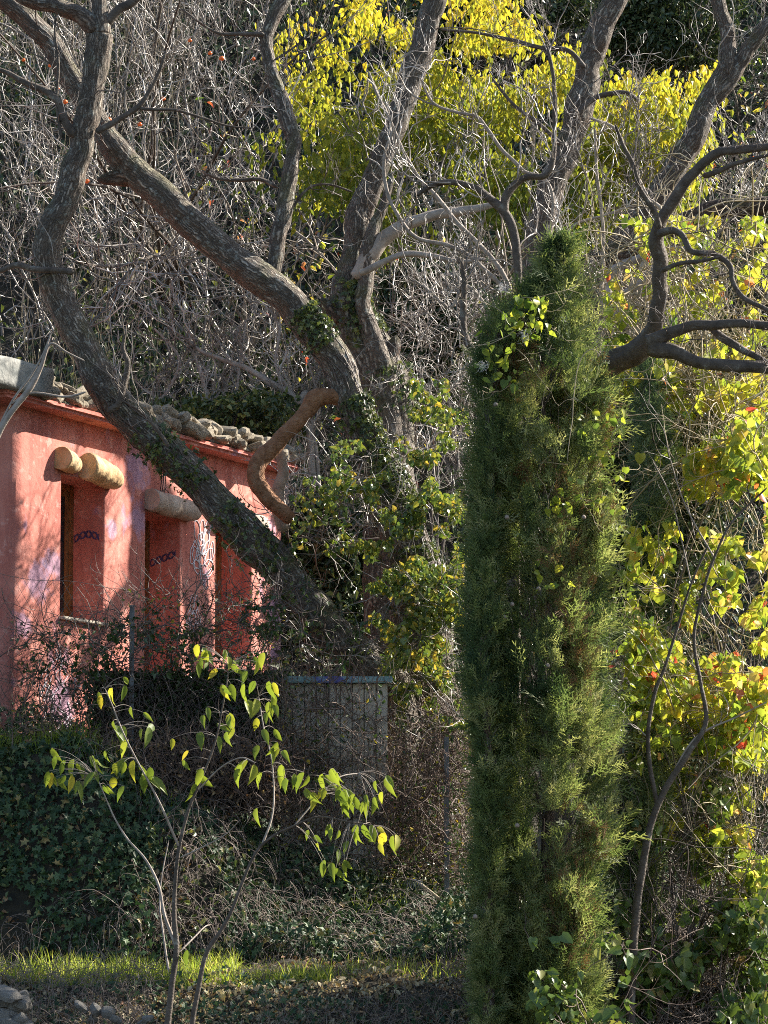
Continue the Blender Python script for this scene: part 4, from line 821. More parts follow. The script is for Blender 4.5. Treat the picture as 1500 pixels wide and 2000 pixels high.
def conifer(name, label, outline, Yc, depth, n, size, mat, seed=0, group=None, top_px=None, col_bias=0.0):
    """outline: list of (py, left px, right px)"""
    o_ = np.array(outline, float); y0, y1 = o_[0, 0], o_[-1, 0]
    base = P((o_[-1, 1]+o_[-1, 2])/2, y1, Yc); t = thing(name, label, 'tree', base, group)
    py = y0 + (y1-y0)*rng.random(n)**.9
    l = np.interp(py, o_[:, 0], o_[:, 1]); r = np.interp(py, o_[:, 0], o_[:, 2])
    cx = (l+r)/2; hw = (r-l)/2
    nc = max(20, n//42); pyc = y0 + (y1-y0)*rng.random(nc)**.9; ac = rng.uniform(0, 2*PI, nc); zc_ = rng.uniform(.62, 1.0, nc)*(.92+.16*vn(np.stack([np.cos(ac)*1.5, np.sin(ac)*1.5, pyc/80+seed*7], -1)))
    ci = rng.integers(0, nc, n); u = rng.random(n); clen = rng.uniform(45, 105, nc)[ci]; cw = rng.uniform(14, 27, nc)[ci]
    py = np.clip(pyc[ci]+clen*(.5-u), y0, y1+40); l = np.interp(py, o_[:, 0], o_[:, 1]); r = np.interp(py, o_[:, 0], o_[:, 2]); cx = (l+r)/2; hw = np.maximum((r-l)/2-22, 3)
    prof = np.sin(np.clip(u*.86+.14, 0, 1)*PI)**.7; ja = rng.uniform(0, 2*PI, n); jr = cw*prof*np.sqrt(rng.random(n))
    a = ac[ci]; rr = zc_[ci]
    pos = P(cx+hw*rr*np.cos(a)+jr*np.cos(ja), py, Yc); pos[:, 1] += depth*hw/hw.max()*rr*np.sin(a)+jr*np.sin(ja)*Yc/F
    out = norm(np.stack([np.cos(a)*.8+np.cos(ja)*.5, np.sin(a)*.8+np.sin(ja)*.5, 0*a], -1))
    f = norm(out*.5 + rng.normal(0, .36, (n, 3)) + np.array([0, 0, .8])); nn = norm(out + rng.normal(0, .5, (n, 3)))
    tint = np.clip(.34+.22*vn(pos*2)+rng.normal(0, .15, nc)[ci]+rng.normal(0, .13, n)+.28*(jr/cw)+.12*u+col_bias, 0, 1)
    L = []
    for k in range(4):
        m_ = np.arange(n) % 4 == k; L.append(leaves(SPR[k], pos[m_], f[m_], nn[m_], rng.uniform(.65, 1.25, m_.sum())*size, tint[m_]))
    v, fc, tt = mleaves(L); o = part('foliage', v, fc, mat, t, 3, False, tt); o['kind'] = 'stuff'
    # stems
    cxs = np.interp(np.linspace(y0+30, y1, 9), o_[:, 0], (o_[:, 1]+o_[:, 2])/2); lst = [(cx_, py_, 6+22*i/8) for i, (cx_, py_) in enumerate(zip(cxs, np.linspace(y0+30, y1, 9)))][::-1]
    ob, pp, rr_ = limb('trunk', lst, Yc, M['bark_red'], t, sides=14)
    m_ = 200; s, d, LL, r2 = kids(pp[None], rr_[None], m_, .02, .97, .55, (1, 1), 1)
    hwm = np.interp(np.interp(s[:, 2], pp[:, 2], np.linspace(y1, y0+30, len(pp))), o_[:, 0], (o_[:, 2]-o_[:, 1])/2)*Yc/F
    pt, ra = shoots(s, d, np.maximum(hwm*1.3, .15), .007, 8, .15, .2, .3); v, q = tubes(pt, ra, 4); o = part('branches', v, q, M['twig_dark'], t, 4, True); o['kind'] = 'stuff'
    return t, pos, f, out
OUT = [(485, 1085, 1100), (525, 1058, 1125), (560, 1025, 1140), (600, 985, 1155), (630, 965, 1170), (700, 930, 1190), (800, 915, 1205), (950, 910, 1215), (1100, 915, 1220), (1300, 890, 1225), (1400, 900, 1225), (1500, 915, 1225), (1650, 915, 1215), (1800, 915, 1200), (1900, 920, 1200), (2060, 920, 1200)]
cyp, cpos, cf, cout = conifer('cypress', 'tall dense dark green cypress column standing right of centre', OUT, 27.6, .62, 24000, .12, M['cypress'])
n_ = 1500; k_ = rng.choice(len(cpos), n_); pp_ = cpos[k_]+cout[k_]*rng.uniform(.02, .10, (n_, 1)); v, fc, tt = leaves(SPR[1], pp_, norm(cf[k_]+cout[k_]*.5+rng.normal(0, .3, (n_, 3))), rdir(n_), rng.uniform(.12, .24, n_), rng.uniform(.4, .9, n_))
part('stray_sprays', v, fc, M['cypress'], cyp, 3, False, tt, kind='stuff')
k_ = np.where(vn(cpos*2.2+40) > .42)[0]; k_ = k_[rng.random(len(k_)) < .35]; n_ = len(k_); v, fc, tt = leaves(SPR[2], cpos[k_]+cout[k_]*.03, cf[k_], rdir(n_), rng.uniform(.08, .14, n_), rng.uniform(.1, .6, n_))
part('dead_sprays', v, fc, M['leaf_dead'], cyp, 3, False, tt, kind='stuff')
# pointed secondary leaders of the cypress
c2, *_ = conifer('cypress', 'narrow cypress spire pressed against the left side of the large cypress', [(1020, 945, 955), (1080, 915, 975), (1200, 892, 985), (1330, 885, 985), (1460, 925, 985), (1560, 930, 980), (2040, 945, 960)], 27.1, .3, 4000, .12, M['cypress'], 3)
c3, *_ = conifer('cypress', 'short cypress spire at upper left of the large cypress', [(600, 960, 990), (650, 935, 1010), (700, 922, 1020), (740, 915, 1010), (900, 905, 1000), (1000, 915, 990), (2040, 945, 960)], 27.25, .3, 5200, .12, M['cypress'], 4)
c4, *_ = conifer('juniper', 'small grey green juniper tucked behind the cypress on its right', [(700, 1255, 1265), (740, 1235, 1290), (800, 1225, 1310), (900, 1220, 1330), (1050, 1230, 1300), (1150, 1240, 1290), (1950, 1240, 1270)], 29.6, .4, 3600, .13, M['cypress_blue'], 5)
c5, *_ = conifer('juniper', 'low dark juniper filling the shade at the foot of the vine curtain', [(1380, 1240, 1300), (1450, 1220, 1330), (1550, 1210, 1320), (1700, 1200, 1290), (1990, 1200, 1260)], 28.9, .4, 3200, .13, M['cypress'], 6)
# woody cones
bm = bmesh.new(); bmesh.ops.create_icosphere(bm, subdivisions=2, radius=1)
for v in bm.verts: v.co *= 1+.12*float(vn(np.array(v.co)*2.5))
conm = bpy.data.meshes.new('cone'); bm.to_mesh(conm); bm.free(); conm.materials.append(M['cone'])
for (px, py) in [(940, 1122), (941, 1131), (966, 1135), (1010, 1612), (1052, 1150), (985, 1205), (1000, 1180), (928, 1790), (1102, 1930), (1070, 1300), (1140, 1010), (968, 790), (990, 1010)]:
    o = link('cone', conm, cyp); o.location = Vector(P(px, py, 26.95)-origin(cyp)); o.scale = (.017,)*3

# ------------------------------------------------------------------ vines on and beside the cypress
def region_pts(boxes, n):
    """boxes: (px0,py0,px1,py1,Y0,Y1,weight)"""
    wt = np.array([b[6]*(b[2]-b[0])*(b[3]-b[1]) for b in boxes], float); i = rng.choice(len(boxes), n, p=wt/wt.sum()); b = np.array(boxes, float)[i]
    px = b[:, 0]+(b[:, 2]-b[:, 0])*rng.random(n); py = b[:, 1]+(b[:, 3]-b[:, 1])*rng.random(n)
    return px, py, b[:, 4], b[:, 5]
def leafy(name, label, cat, boxes, n, size, mats_key, tmpl, nind, tintf, basepx, clump=.8, down=-.7, face=(.1, -.6, .3), thr=-.2, kind_top=None, stems=None, jit=.5, seed=0):
    px, py, Y0, Y1 = region_pts(boxes, n)
    u = vn(np.stack([px/90, py/90, 0*px+seed], -1)); dn = vn(np.stack([px/28, py/28, 0*px+9+seed], -1))
    keep = (dn*.6+u*.4) > thr; px = px[keep]; py = py[keep]; Y0 = Y0[keep]; Y1 = Y1[keep]; u = u[keep]; n = len(px)
    Y = Y0+(Y1-Y0)*np.clip(.5-.5*u*clump+rng.normal(0, .18, n), 0, 1)
    pos = P(px, py, Y)
    f = norm(rng.normal(0, jit, (n, 3)) + np.array([0, 0, down])); nn = norm(rng.normal(0, jit*1.1, (n, 3)) + np.array(face))
    tint = np.clip(tintf(px, py) + rng.normal(0, .14, n), 0, .999); sz = rng.uniform(.55, 1.2, n)*size
    base = P(*basepx); t = thing(name, label, cat, base)
    order = np.argsort(Y - sz*8 + rng.random(n)*.3)[:nind]; rest = np.setdiff1d(np.arange(n), order)
    v, fc, tt = leaves(tmpl, pos[rest], f[rest], nn[rest], sz[rest], tint[rest])
    o = part('foliage', v, fc, M[mats_key], t, 3, False, tt); o['kind'] = 'stuff'
    for i in order: one_leaf('leaf', LM[mats_key], t, pos[i], f[i], nn[i], sz[i], tint[i])
    if stems:
        ns, L, r, mat = stems; k = rng.integers(0, n, ns); s0 = pos[k]+np.array([0, .06, 0])
        pt, ra = shoots(s0, rdir(ns, (0, 0, -.2)), rng.uniform(.4, 1, ns)*L, r*rng.uniform(.6, 1.3, ns), 10, .35, .0, .6, .2); v, q = tubes(pt, ra, 4)
        s, d, LL, rr = kids(pt, ra, 3, .1, 1, .9, (.2, .5), .7); p_, r_ = shoots(s, d, LL, np.maximum(rr, .002), 6, .4, .05, .6); v2 = tubes(p_, r_, 3)
        v, q = merge([(v, q), v2]); o = part('vine_stems', v, q, M[mat], t, 4, True); o['kind'] = 'stuff'
    return t
def tint_vine(px, py):
    b = .30 + .16*vn(np.stack([px/60, py/60, 0*px], -1)) + .09*np.clip((px-1380)/120, 0, 1)
    red = np.exp(-(((px-1440)/60)**2+((py-1300)/90)**2)) + .8*np.exp(-(((px-1410)/50)**2+((py-960)/70)**2)) + .35*np.exp(-(((px-1340)/60)**2+((py-1250)/60)**2))
    return np.where(rng.random(len(px)) < red*.22, .93, np.where(rng.random(len(px)) < .10, .72, b))
leafy('vine_curtain', 'sunlit curtain of yellow green climbing vine leaves down the right edge', 'vine',
      [(1225, 1020, 1510, 1500, 28.4, 30.6, 1.0), (1340, 800, 1510, 1030, 28.6, 30.6, .9), (1390, 1480, 1520, 1840, 28.2, 29.6, 1.1), (1250, 1480, 1400, 1640, 28.6, 30, .35), (1420, 820, 1520, 1400, 27.9, 29, .5)], 15500, .08, 'leaf_vine', LEAF_HEART, 290, tint_vine, (1380, 2000, 29.5), stems=(300, 1.2, .005, 'straw'), thr=.03)
leafy('climbing_vine', 'thinner mixed yellow and green vine under the dark crooked limbs', 'vine',
      [(1180, 420, 1510, 820, 29.6, 31.4, .8), (1230, 640, 1510, 900, 29.2, 31, .8)], 3400, .085, 'leaf_vine', LEAF_HEART, 120, tint_vine, (1400, 1000, 31), stems=(320, 1.4, .006, 'straw'), thr=.0, seed=4)
leafy('climbing_vine', 'bindweed strands with lime green leaves draped over the upper cypress', 'vine',
      [(985, 575, 1075, 660, 26.9, 27.1, 1.2), (930, 640, 1020, 760, 26.9, 27.1, .4), (1130, 800, 1215, 900, 26.9, 27.2, .5), (1070, 930, 1130, 1010, 26.9, 27.0, .35), (1150, 690, 1200, 740, 26.9, 27.0, .3), (1150, 880, 1225, 1000, 27, 27.3, .5), (1040, 1090, 1120, 1150, 26.9, 27.0, .3), (1190, 1010, 1260, 1400, 27.6, 28.4, .4)], 330, .06, 'leaf_vine', LEAF_HEART, 250, lambda px, py: np.full(len(px), .22), (1040, 2050, 27.0), stems=(24, .7, .0025, 'straw'), thr=-.6, seed=8)
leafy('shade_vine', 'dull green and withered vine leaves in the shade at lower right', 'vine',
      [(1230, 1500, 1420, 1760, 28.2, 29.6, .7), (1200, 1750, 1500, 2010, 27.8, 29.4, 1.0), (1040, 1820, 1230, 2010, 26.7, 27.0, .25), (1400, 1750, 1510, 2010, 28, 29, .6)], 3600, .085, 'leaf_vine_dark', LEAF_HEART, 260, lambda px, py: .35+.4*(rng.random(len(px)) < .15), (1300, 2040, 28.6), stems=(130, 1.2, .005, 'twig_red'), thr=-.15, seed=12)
def tint_br(px, py): return .55+.25*(rng.random(len(px)) < .25)+.15*(rng.random(len(px)) < .12)
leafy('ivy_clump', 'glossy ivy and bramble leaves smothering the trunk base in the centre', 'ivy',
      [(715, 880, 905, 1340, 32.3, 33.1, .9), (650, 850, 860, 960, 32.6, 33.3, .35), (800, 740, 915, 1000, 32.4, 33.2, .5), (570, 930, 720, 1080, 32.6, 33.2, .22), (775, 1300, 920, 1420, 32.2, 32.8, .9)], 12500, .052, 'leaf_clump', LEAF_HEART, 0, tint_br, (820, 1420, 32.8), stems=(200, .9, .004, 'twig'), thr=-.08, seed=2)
leafy('bramble_thicket', 'leafy bramble sprays rising in front of the house over the dark wall', 'bramble',
      [(200, 1180, 560, 1320, 32.0, 32.6, .8), (40, 1230, 230, 1450, 31.9, 32.4, .45), (330, 1150, 560, 1240, 32.1, 32.6, .5), (520, 1210, 720, 1330, 32.3, 33.0, .7)], 2200, .062, 'leaf_bramble', LEAF_S, 0, lambda px, py: .3+.2*(rng.random(len(px)) < .1), (350, 1460, 32.3), stems=(210, .8, .0045, 'twig_dark'), thr=.05, seed=5)

# ------------------------------------------------------------------ dry bramble tangle on the fence
def tangle_boxes(name, label, boxes, n, L, r, mat, leafmat=None, nl=0, lsize=.05, up=.1, wander=.4, seed=0, cat='bramble', basepx=(700, 1700, 32.2), d0=(0, 0, .3)):
    px, py, Y0, Y1 = region_pts(boxes, n); pos = P(px, py, Y0+(Y1-Y0)*rng.random(n)); base = P(*basepx); t = thing(name, label, cat, base)
    pt, ra = shoots(pos, rdir(n, d0, .7), rng.uniform(.4, 1, n)*L, r*rng.uniform(.6, 1.3, n), 9, wander, up, .5, .25); a = tubes(pt, ra, 4)
    s, d, LL, rr = kids(pt, ra, 4, .1, 1, .9, (.2, .5), .7); p_, r_ = shoots(s, d, LL, np.maximum(rr, .0018), 6, wander, up, .6); b = tubes(p_, r_, 3)
    v, q = merge([a, b]); o = part('canes', v, q, M[mat], t, 4, True); o['kind'] = 'stuff'
    if nl:
        px, py, Y0, Y1 = region_pts(boxes, nl); pos = P(px, py, Y0+(Y1-Y0)*rng.random(nl)); f = rdir(nl, (0, 0, -.5)); v, fc, tt = leaves(LEAF_S, pos, f, rdir(nl, (0, -.6, .2)), rng.uniform(.6, 1.2, nl)*lsize)
        o = part('foliage', v, fc, M[leafmat], t, 3, False, tt); o['kind'] = 'stuff'
    return t
tangle_boxes('dry_bramble', 'dense reddish brown leafless bramble hanging on the fence left of the cypress', [(765, 1400, 925, 1760, 32.2, 32.9, 1.0), (530, 1335, 640, 1560, 32.0, 32.4, .7), (640, 1335, 765, 1500, 32.0, 32.4, .3), (520, 1520, 900, 1700, 31.9, 32.5, .5)], 900, .7, .0045, 'twig_red', 'leaf_bramble', 2600, .045)
tangle_boxes('dry_bramble', 'dead brown bramble heap along the base of the dark wall', [(180, 1440, 560, 1600, 31.6, 32.1, 1.0), (20, 1380, 230, 1480, 31.6, 32.1, .5)], 500, .5, .004, 'twig_red', 'leaf_dead', 900, .045, basepx=(350, 1560, 31.9))
tangle_boxes('fence_creeper', 'thin dark creeper strands climbing the wire netting before the pink wall', [(20, 1210, 250, 1440, 32.1, 32.4, 1.0), (240, 1150, 560, 1300, 32.1, 32.5, .8)], 260, .6, .0035, 'twig_dark', 'leaf_bramble', 700, .045, basepx=(150, 1470, 32.3), cat='creeper')
tangle_boxes('deadwood', 'crossed bare sticks and canes in the shade under the vine at lower right', [(1190, 1560, 1510, 2010, 28.2, 29.4, 1.0)], 170, 1.2, .005, 'twig_dark', basepx=(1350, 2020, 28.8), d0=(.4, 0, .8), cat='brush', wander=.2)
tangle_boxes('tangled_scrub', 'grey twiggy thicket behind the ivy clump, right of the house end', [(560, 900, 760, 1080, 33.6, 34.4, .5), (780, 560, 920, 900, 34.6, 36, 1.0)], 260, .9, .006, 'twig', basepx=(650, 1200, 34.5), cat='brush')

# ------------------------------------------------------------------ overgrown dark wall, painted bench wall, fence
t = thing('overgrown_wall', 'low square ended wall smothered in dark dead creeper in front of the house', 'wall', P(350, 1480, 32.6))
bm = bmesh.new(); a0 = P(182, 1316, 32.45); a1 = P(535, 1320, 32.45); hgt = a0[2]-3.0
box_bm(bm, np.array([a0[0], 32.45, 3.0]), np.array([a1[0]-a0[0], 0, 0]), np.array([0, .35, 0]), Zv*hgt)
bmesh.ops.subdivide_edges(bm, edges=list(bm.edges), cuts=9, use_grid_fill=True)
for v in bm.verts: v.co += Vector((1, 1, 1))*.04*float(fbm(np.array(v.co)*3, 2))
bmobj('masonry', bm, M['soil'], t, True)
n = 5200; px = rng.uniform(172, 545, n); py = 1308+200*rng.random(n)**1.2; pos = P(px, py, 32.40-.13*rng.random(n))
v, fc, tt = leaves(LEAF_S, pos, rdir(n, (0, 0, -.7)), rdir(n, (0, -.8, .3)), rng.uniform(.6, 1.2, n)*.055, rng.random(n)*.6); o = part('creeper', v, fc, M['leaf_bramble'], t, 3, False, tt); o['kind'] = 'stuff'
n = 900; px = rng.uniform(172, 545, n); py = 1308+200*rng.random(n); pos = P(px, py, 32.36-.1*rng.random(n))
pt, ra = shoots(pos, rdir(n, (0, -.1, -.5)), rng.uniform(.15, .5, n), .004, 7, .35, -.1, .5); v, q = tubes(pt, ra, 3); o = part('creeper_stems', v, q, M['twig_dark'], t, 4, True); o['kind'] = 'stuff'

bw = thing('painted_counter', 'cream boarded counter with a chipped turquoise top under the leaning trunk', 'counter', P(650, 1560, 32.6))
a0 = P(548, 1335, 32.55); a1 = P(758, 1335, 32.55)
bm = bmesh.new(); box_bm(bm, np.array([a0[0]-.04, 32.46, a0[2]]), np.array([a1[0]-a0[0]+.08, 0, 0]), np.array([0, .42, 0]), Zv*.055)
bmesh.ops.bevel(bm, geom=list(bm.edges), offset=.008, segments=2, affect='EDGES'); bmobj('counter_top', bm, M['turq'], bw)
nb = 9; wd = (a1[0]-a0[0])/nb
for k in range(nb):
    bm = bmesh.new(); box_bm(bm, np.array([a0[0]+k*wd+.004, 32.53+random.uniform(0, .008), 2.3]), np.array([wd-.008, 0, 0]), np.array([0, .03, 0]), Zv*(a0[2]-2.3-.003))
    bmesh.ops.bevel(bm, geom=list(bm.edges), offset=.004, segments=1, affect='EDGES'); bmobj('board', bm, M['cream'], bw)
bm = bmesh.new(); box_bm(bm, np.array([a0[0]+.02, 32.575, 2.3]), np.array([a1[0]-a0[0]-.04, 0, 0]), np.array([0, .28, 0]), Zv*(a0[2]-2.3-.01)); bmobj('counter_body', bm, M['cream'], bw)

fence = thing('wire_fence', 'rusty chain link fence stretched along the terrace in front of the house', 'fence', P(400, 1500, 32.3))
fx0, fx1 = P(-60, 1400, 32.25)[0], P(920, 1400, 32.25)[0]
def ftop(x): return np.interp(x, [fx0, P(20, 0, 32.25)[0], P(258, 0, 32.25)[0], P(600, 0, 32.25)[0], fx1], [5.0, 4.93, 4.82, 4.0, 3.6])
segs = []
step = .085; H_ = 1.35
for sg in (1, -1):
    for x0 in np.arange(fx0-H_, fx1+H_, step):
        ts = np.linspace(0, 1, 24); xx = x0+sg*ts*H_*.62 if sg > 0 else x0+H_*.62-ts*H_*.62; zz = ftop(xx)-H_+ts*H_
        p = np.stack([xx, 32.25+.02*np.sin(xx*3)+.004*sg+0*ts, zz], -1); k = (xx > fx0) & (xx < fx1)
        if k.sum() > 3: p = catmull(p[k], 12); segs.append(p)
p = np.array(segs); v, q = tubes(p, np.full(p.shape[:2], .0016), 3); part('wire_netting', v, q, M['wire'], fence, 4, True)
xx = np.linspace(fx0, fx1, 60); ps = []
for dz in (0, -.45, -.9):
    p = np.stack([xx, 32.25+0*xx, ftop(xx)+dz+.012*np.sin(xx*9)], -1); ps.append(tubes(p[None], np.full((1, 60), .0022), 4))
v, q = merge(ps); part('strand_wire', v, q, M['wire'], fence, 4, True)
for (px, pt0, pb, mt) in ((258, 1182, 1500, 'metal'), (872, 1440, 1780, 'metal'), (-25, 1120, 1500, 'metal')):
    a0 = P(px, pt0, 32.28); b0 = P(px, pb, 32.28); bm = bmesh.new()
    box_bm(bm, np.array([a0[0]-.02, 32.265, b0[2]]), np.array([.042, 0, 0]), np.array([0, .006, 0]), Zv*(a0[2]-b0[2]))
    box_bm(bm, np.array([a0[0]-.02, 32.272, b0[2]]), np.array([.006, 0, 0]), np.array([0, .036, 0]), Zv*(a0[2]-b0[2]-.004))
    bmobj('post', bm, M[mt], fence)

# rake leaning in the brambles
rk = thing('rake', 'small grey metal rake head lying among the brambles beside the fence post', 'rake', P(810, 1730, 31.85))
a0 = P(797, 1716, 31.8); a1 = P(826, 1724, 31.8)
limb('head_bar', [(796, 1716, 3.2), (811, 1719, 3.2), (827, 1723, 3.2)], 31.8, M['metal'], rk, rough=0, n=6)
for k in range(8):
    x = 797+k*4.1; y = 1717+k*.95; limb('tine', [(x, y, 1.8), (x-1, y+10, 1.8), (x-3.5, y+20, 1.4)], 31.79, M['metal'], rk, rough=0, n=6)
limb('handle', [(811, 1719, 6), (845, 1745, 6), (878, 1772, 6), (905, 1795, 6)], 31.8, M['straw'], rk, rough=.1, n=10)

# ------------------------------------------------------------------ bank: ivy, dead fronds, litter, grass
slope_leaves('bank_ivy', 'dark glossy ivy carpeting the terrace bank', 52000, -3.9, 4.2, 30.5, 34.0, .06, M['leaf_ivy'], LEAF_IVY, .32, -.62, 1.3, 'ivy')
slope_leaves('bank_weeds', 'mixed fresh green weeds dotted over the bank', 12000, -3.9, 4.2, 30.6, 33.4, .055, M['leaf_hill'], LEAF_S, .2, .1, 1.2, 'weeds', 21)
slope_leaves('leaf_litter', 'fallen dead brown leaves scattered on the terrace and bank', 22000, -3.9, 4.2, 26.8, 33.6, .05, M['leaf_dead'], LEAF_S, .04, -.6, 1, 'litter', 33)
slope_leaves('front_litter', 'pale withered leaves heaped along the sunny front edge of the grass strip', 15000, -3.9, 1.6, 26.9, 29.2, .05, M['leaf_litter_pale'], LEAF_S, .09, -.5, 2, 'litter', 71)
slope_leaves('front_weeds', 'small weeds and ivy hanging over the front edge of the grass strip', 9000, -3.8, 4.0, 26.8, 29.2, .045, M['leaf_ivy'], LEAF_IVY, .12, -.05, 2.3, 'weeds', 44)
slope_tangle('dead_fronds', 'limp grey brown dead grass hanging down the bank', 10500, -3.9, 3.5, 30.6, 32.8, .65, .0032, M['straw_grey'], up=-.25, wander=.18, sub=1, lift=.1, d0=(0, -.6, .1))
slope_tangle('dead_twigs', 'brown twiggy litter along the front edge of the grass strip', 5200, -3.8, 4, 26.8, 29.3, .35, .0028, M['straw_grey'], up=.02, wander=.35, sub=2, lift=.06)
def grass(name, label, n, x0, x1, y0, y1, H, thr=-.2, tr=(0, 1)):
    x = rng.uniform(x0, x1, n); y = rng.uniform(y0, y1, n); kk = vn(np.stack([x*2.2, y*2.2, 0*x+60], -1)) > thr; x = x[kk]; y = y[kk]; n = len(x)
    s = np.stack([x, y, zg(x, y)-.01], -1); pt, ra = shoots(s, rdir(n, (0, 0, 1.5), .35), H*rng.uniform(.35, 1.1, n)*(1+.5*np.clip(vn(np.stack([x*1.5, y*1.5, 0*x+80], -1)), -.6, 1)), 1, 5, .12, .0, .1, 0, .35)
    wd = np.array([1, .9, .7, .4, .05])[None, :, None]*rng.uniform(.0022, .0045, n)[:, None, None]; sd = norm(np.cross(norm(pt[:, -1]-pt[:, 0]), rdir(n)))[:, None, :]
    v = np.stack([pt-sd*wd, pt+sd*wd], 2).reshape(-1, 3); b = (np.arange(n)*10)[:, None]+(np.arange(4)*2)[None]; q = np.stack([b, b+1, b+3, b+2], -1).reshape(-1, 4)
    tt = np.repeat(tr[0]+(tr[1]-tr[0])*rng.random(n), 4); o = part(name, v, q, M['grass'], None, 4, True, tt); tag(o, label, 'grass', kind='stuff')
grass('grass_strip', 'bright green grass growing along the sunny terrace edge', 14000, -3.9, -.4, 28.9, 30.5, .2, .02, (.2, 1.0))
grass('grass_strip', 'sparser grass along the terrace edge in front of the shaded bank', 1600, -.5, 1.3, 29.0, 30.4, .16, .15, (.2, 1))
grass('grass_tufts', 'tufts of grass on top of the bank left of the sapling', 5000, -3.6, .2, 31.6, 32.6, .22, .05, (0, .7))
# low stone walls
def stone_row(name, label, px0, px1, py0, py1, Y, r, n):
    t = thing(name, label, 'wall', P((px0+px1)/2, py1, Y))
    for k in range(n):
        c = P(random.uniform(px0, px1), random.uniform(py0, py1), Y+random.uniform(-.05, .15)); s_ = r*random.uniform(.6, 1.3)
        put('stone', random.choice(ST_GREY), t, c, (s_*random.uniform(.8, 1.5), s_*random.uniform(.6, 1.1), s_*random.uniform(.5, 1)), (random.uniform(-.7, .7), random.uniform(-.7, .7), random.uniform(-3, 3)))
stone_row('dry_stone_wall', 'grey dry stone wall showing at the bottom left corner', -10, 70, 1940, 2010, 27.55, .07, 22)
stone_row('dry_stone_wall', 'shaded dark stones showing in the bank beside the foot of the cypress', 790, 900, 1850, 1955, 30.75, .09, 16)
stone_row('dry_stone_wall', 'dark stones half hidden in the bank below the pink house', 60, 150, 1740, 1800, 31.0, .10, 7)
stone_row('dry_stone_wall', 'few pale stones poking through weeds at the bottom, left of the sapling trunk', 150, 310, 1945, 2005, 27.75, .06, 7)

# ------------------------------------------------------------------ sapling in front
sap = thing('leafy_sapling', 'slender forked sapling with drooping yellow green leaves in front of the bank', 'tree', P(330, 2060, 25.2))
YS = 25.2
SB = [[(322, 2060, 20), (328, 2000, 17), (336, 1920, 15), (345, 1855, 14), (340, 1790, 12), (343, 1720, 10), (350, 1660, 9), (366, 1590, 8), (385, 1540, 7), (410, 1480, 6), (425, 1430, 5), (440, 1350, 4), (448, 1300, 3)],
      [(345, 1850, 9), (322, 1790, 8), (310, 1730, 7), (285, 1680, 6), (250, 1640, 5), (225, 1600, 4), (205, 1555, 3), (190, 1520, 3)],
      [(350, 1655, 7), (335, 1620, 6), (322, 1590, 6), (300, 1545, 5), (270, 1490, 4.5), (240, 1430, 4), (220, 1380, 3), (205, 1345, 3)],
      [(330, 1900, 6), (318, 1820, 5), (312, 1760, 4), (318, 1700, 3), (330, 1640, 3)],
      [(375, 2060, 15), (376, 2000, 13), (388, 1930, 12), (402, 1865, 11), (430, 1820, 10), (452, 1780, 9), (475, 1720, 8), (500, 1665, 7), (530, 1635, 6), (580, 1610, 5), (625, 1595, 4.5), (680, 1605, 4), (730, 1612, 3)],
      [(512, 1650, 6), (530, 1600, 5), (535, 1550, 4), (530, 1480, 3.5), (515, 1420, 3), (505, 1360, 3)],
      [(385, 1545, 4), (430, 1500, 4), (470, 1480, 3.5), (500, 1490, 3)], [(575, 1612, 4), (620, 1560, 3.5), (660, 1520, 3), (700, 1510, 3)],
      [(352, 1675, 5), (395, 1655, 4), (440, 1630, 3), (470, 1600, 2.5)], [(350, 1860, 5), (380, 1830, 4), (400, 1810, 3), (412, 1806, 2)]]
SB = [[(a_, b_2, c_*.8) for a_, b_2, c_ in l_] for l_ in SB]
for k, lst in enumerate(SB): o, pp, rr_ = limb('trunk' if k in (0, 4) else 'branch', lst, YS, M['bark_pale'] if k not in (0, 4) else M['bark_dark'], sap, rough=.4, dY=(.35 if k % 2 else -.3) if k not in (0, 4) else 0)
tw = []
LZ = [(360, 295), (412, 280), (450, 240), (455, 270), (480, 350), (415, 400), (435, 420), (525, 370), (520, 430), (550, 425), (470, 470), (190, 500), (205, 530), (240, 545), (270, 540), (295, 555), (190, 590), (215, 610), (240, 600), (265, 600), (290, 620), (330, 530), (345, 590), (355, 540), (385, 510), (420, 555), (440, 545), (455, 550), (490, 545), (510, 560), (530, 580), (550, 570), (520, 600), (545, 610), (560, 605), (415, 605), (390, 640), (455, 640), (630, 465), (690, 510), (670, 545), (740, 575), (720, 580), (710, 630), (725, 120), (755, 140), (735, 170), (760, 180), (795, 210), (825, 140), (835, 165), (850, 190), (815, 270), (845, 265), (900, 215), (930, 165), (965, 150), (940, 185), (895, 265), (935, 255), (985, 255), (1000, 260), (940, 320), (1000, 300), (905, 325), (985, 330), (1005, 335), (760, 350), (745, 380), (795, 410), (840, 380), (860, 430), (830, 440), (800, 455), (730, 440), (940, 390), (975, 370), (965, 430), (1005, 430), (945, 490), (885, 560), (905, 545), (930, 560), (870, 580), (960, 590), (990, 500), (1010, 490), (1035, 510), (1030, 560), (1045, 610), (1080, 595), (1110, 590), (1130, 600), (1115, 650), (1145, 660), (1170, 650), (1190, 600), (1215, 575), (1235, 590), (1245, 640), (1270, 650), (1260, 690), (1300, 670), (1290, 680), (1340, 670), (1350, 690), (1370, 680), (1400, 660), (1415, 600), (1375, 620), (1200, 780), (1215, 790), (1240, 800), (1130, 800), (1150, 820), (1165, 850), (1300, 790), (1330, 780), (1360, 780), (1380, 790), (1410, 810), (1440, 820), (1360, 830), (1390, 850), (1275, 840), (1240, 870), (1190, 910), (1215, 920), (1230, 940), (1260, 910), (1255, 970), (940, 720), (685, 1240)]
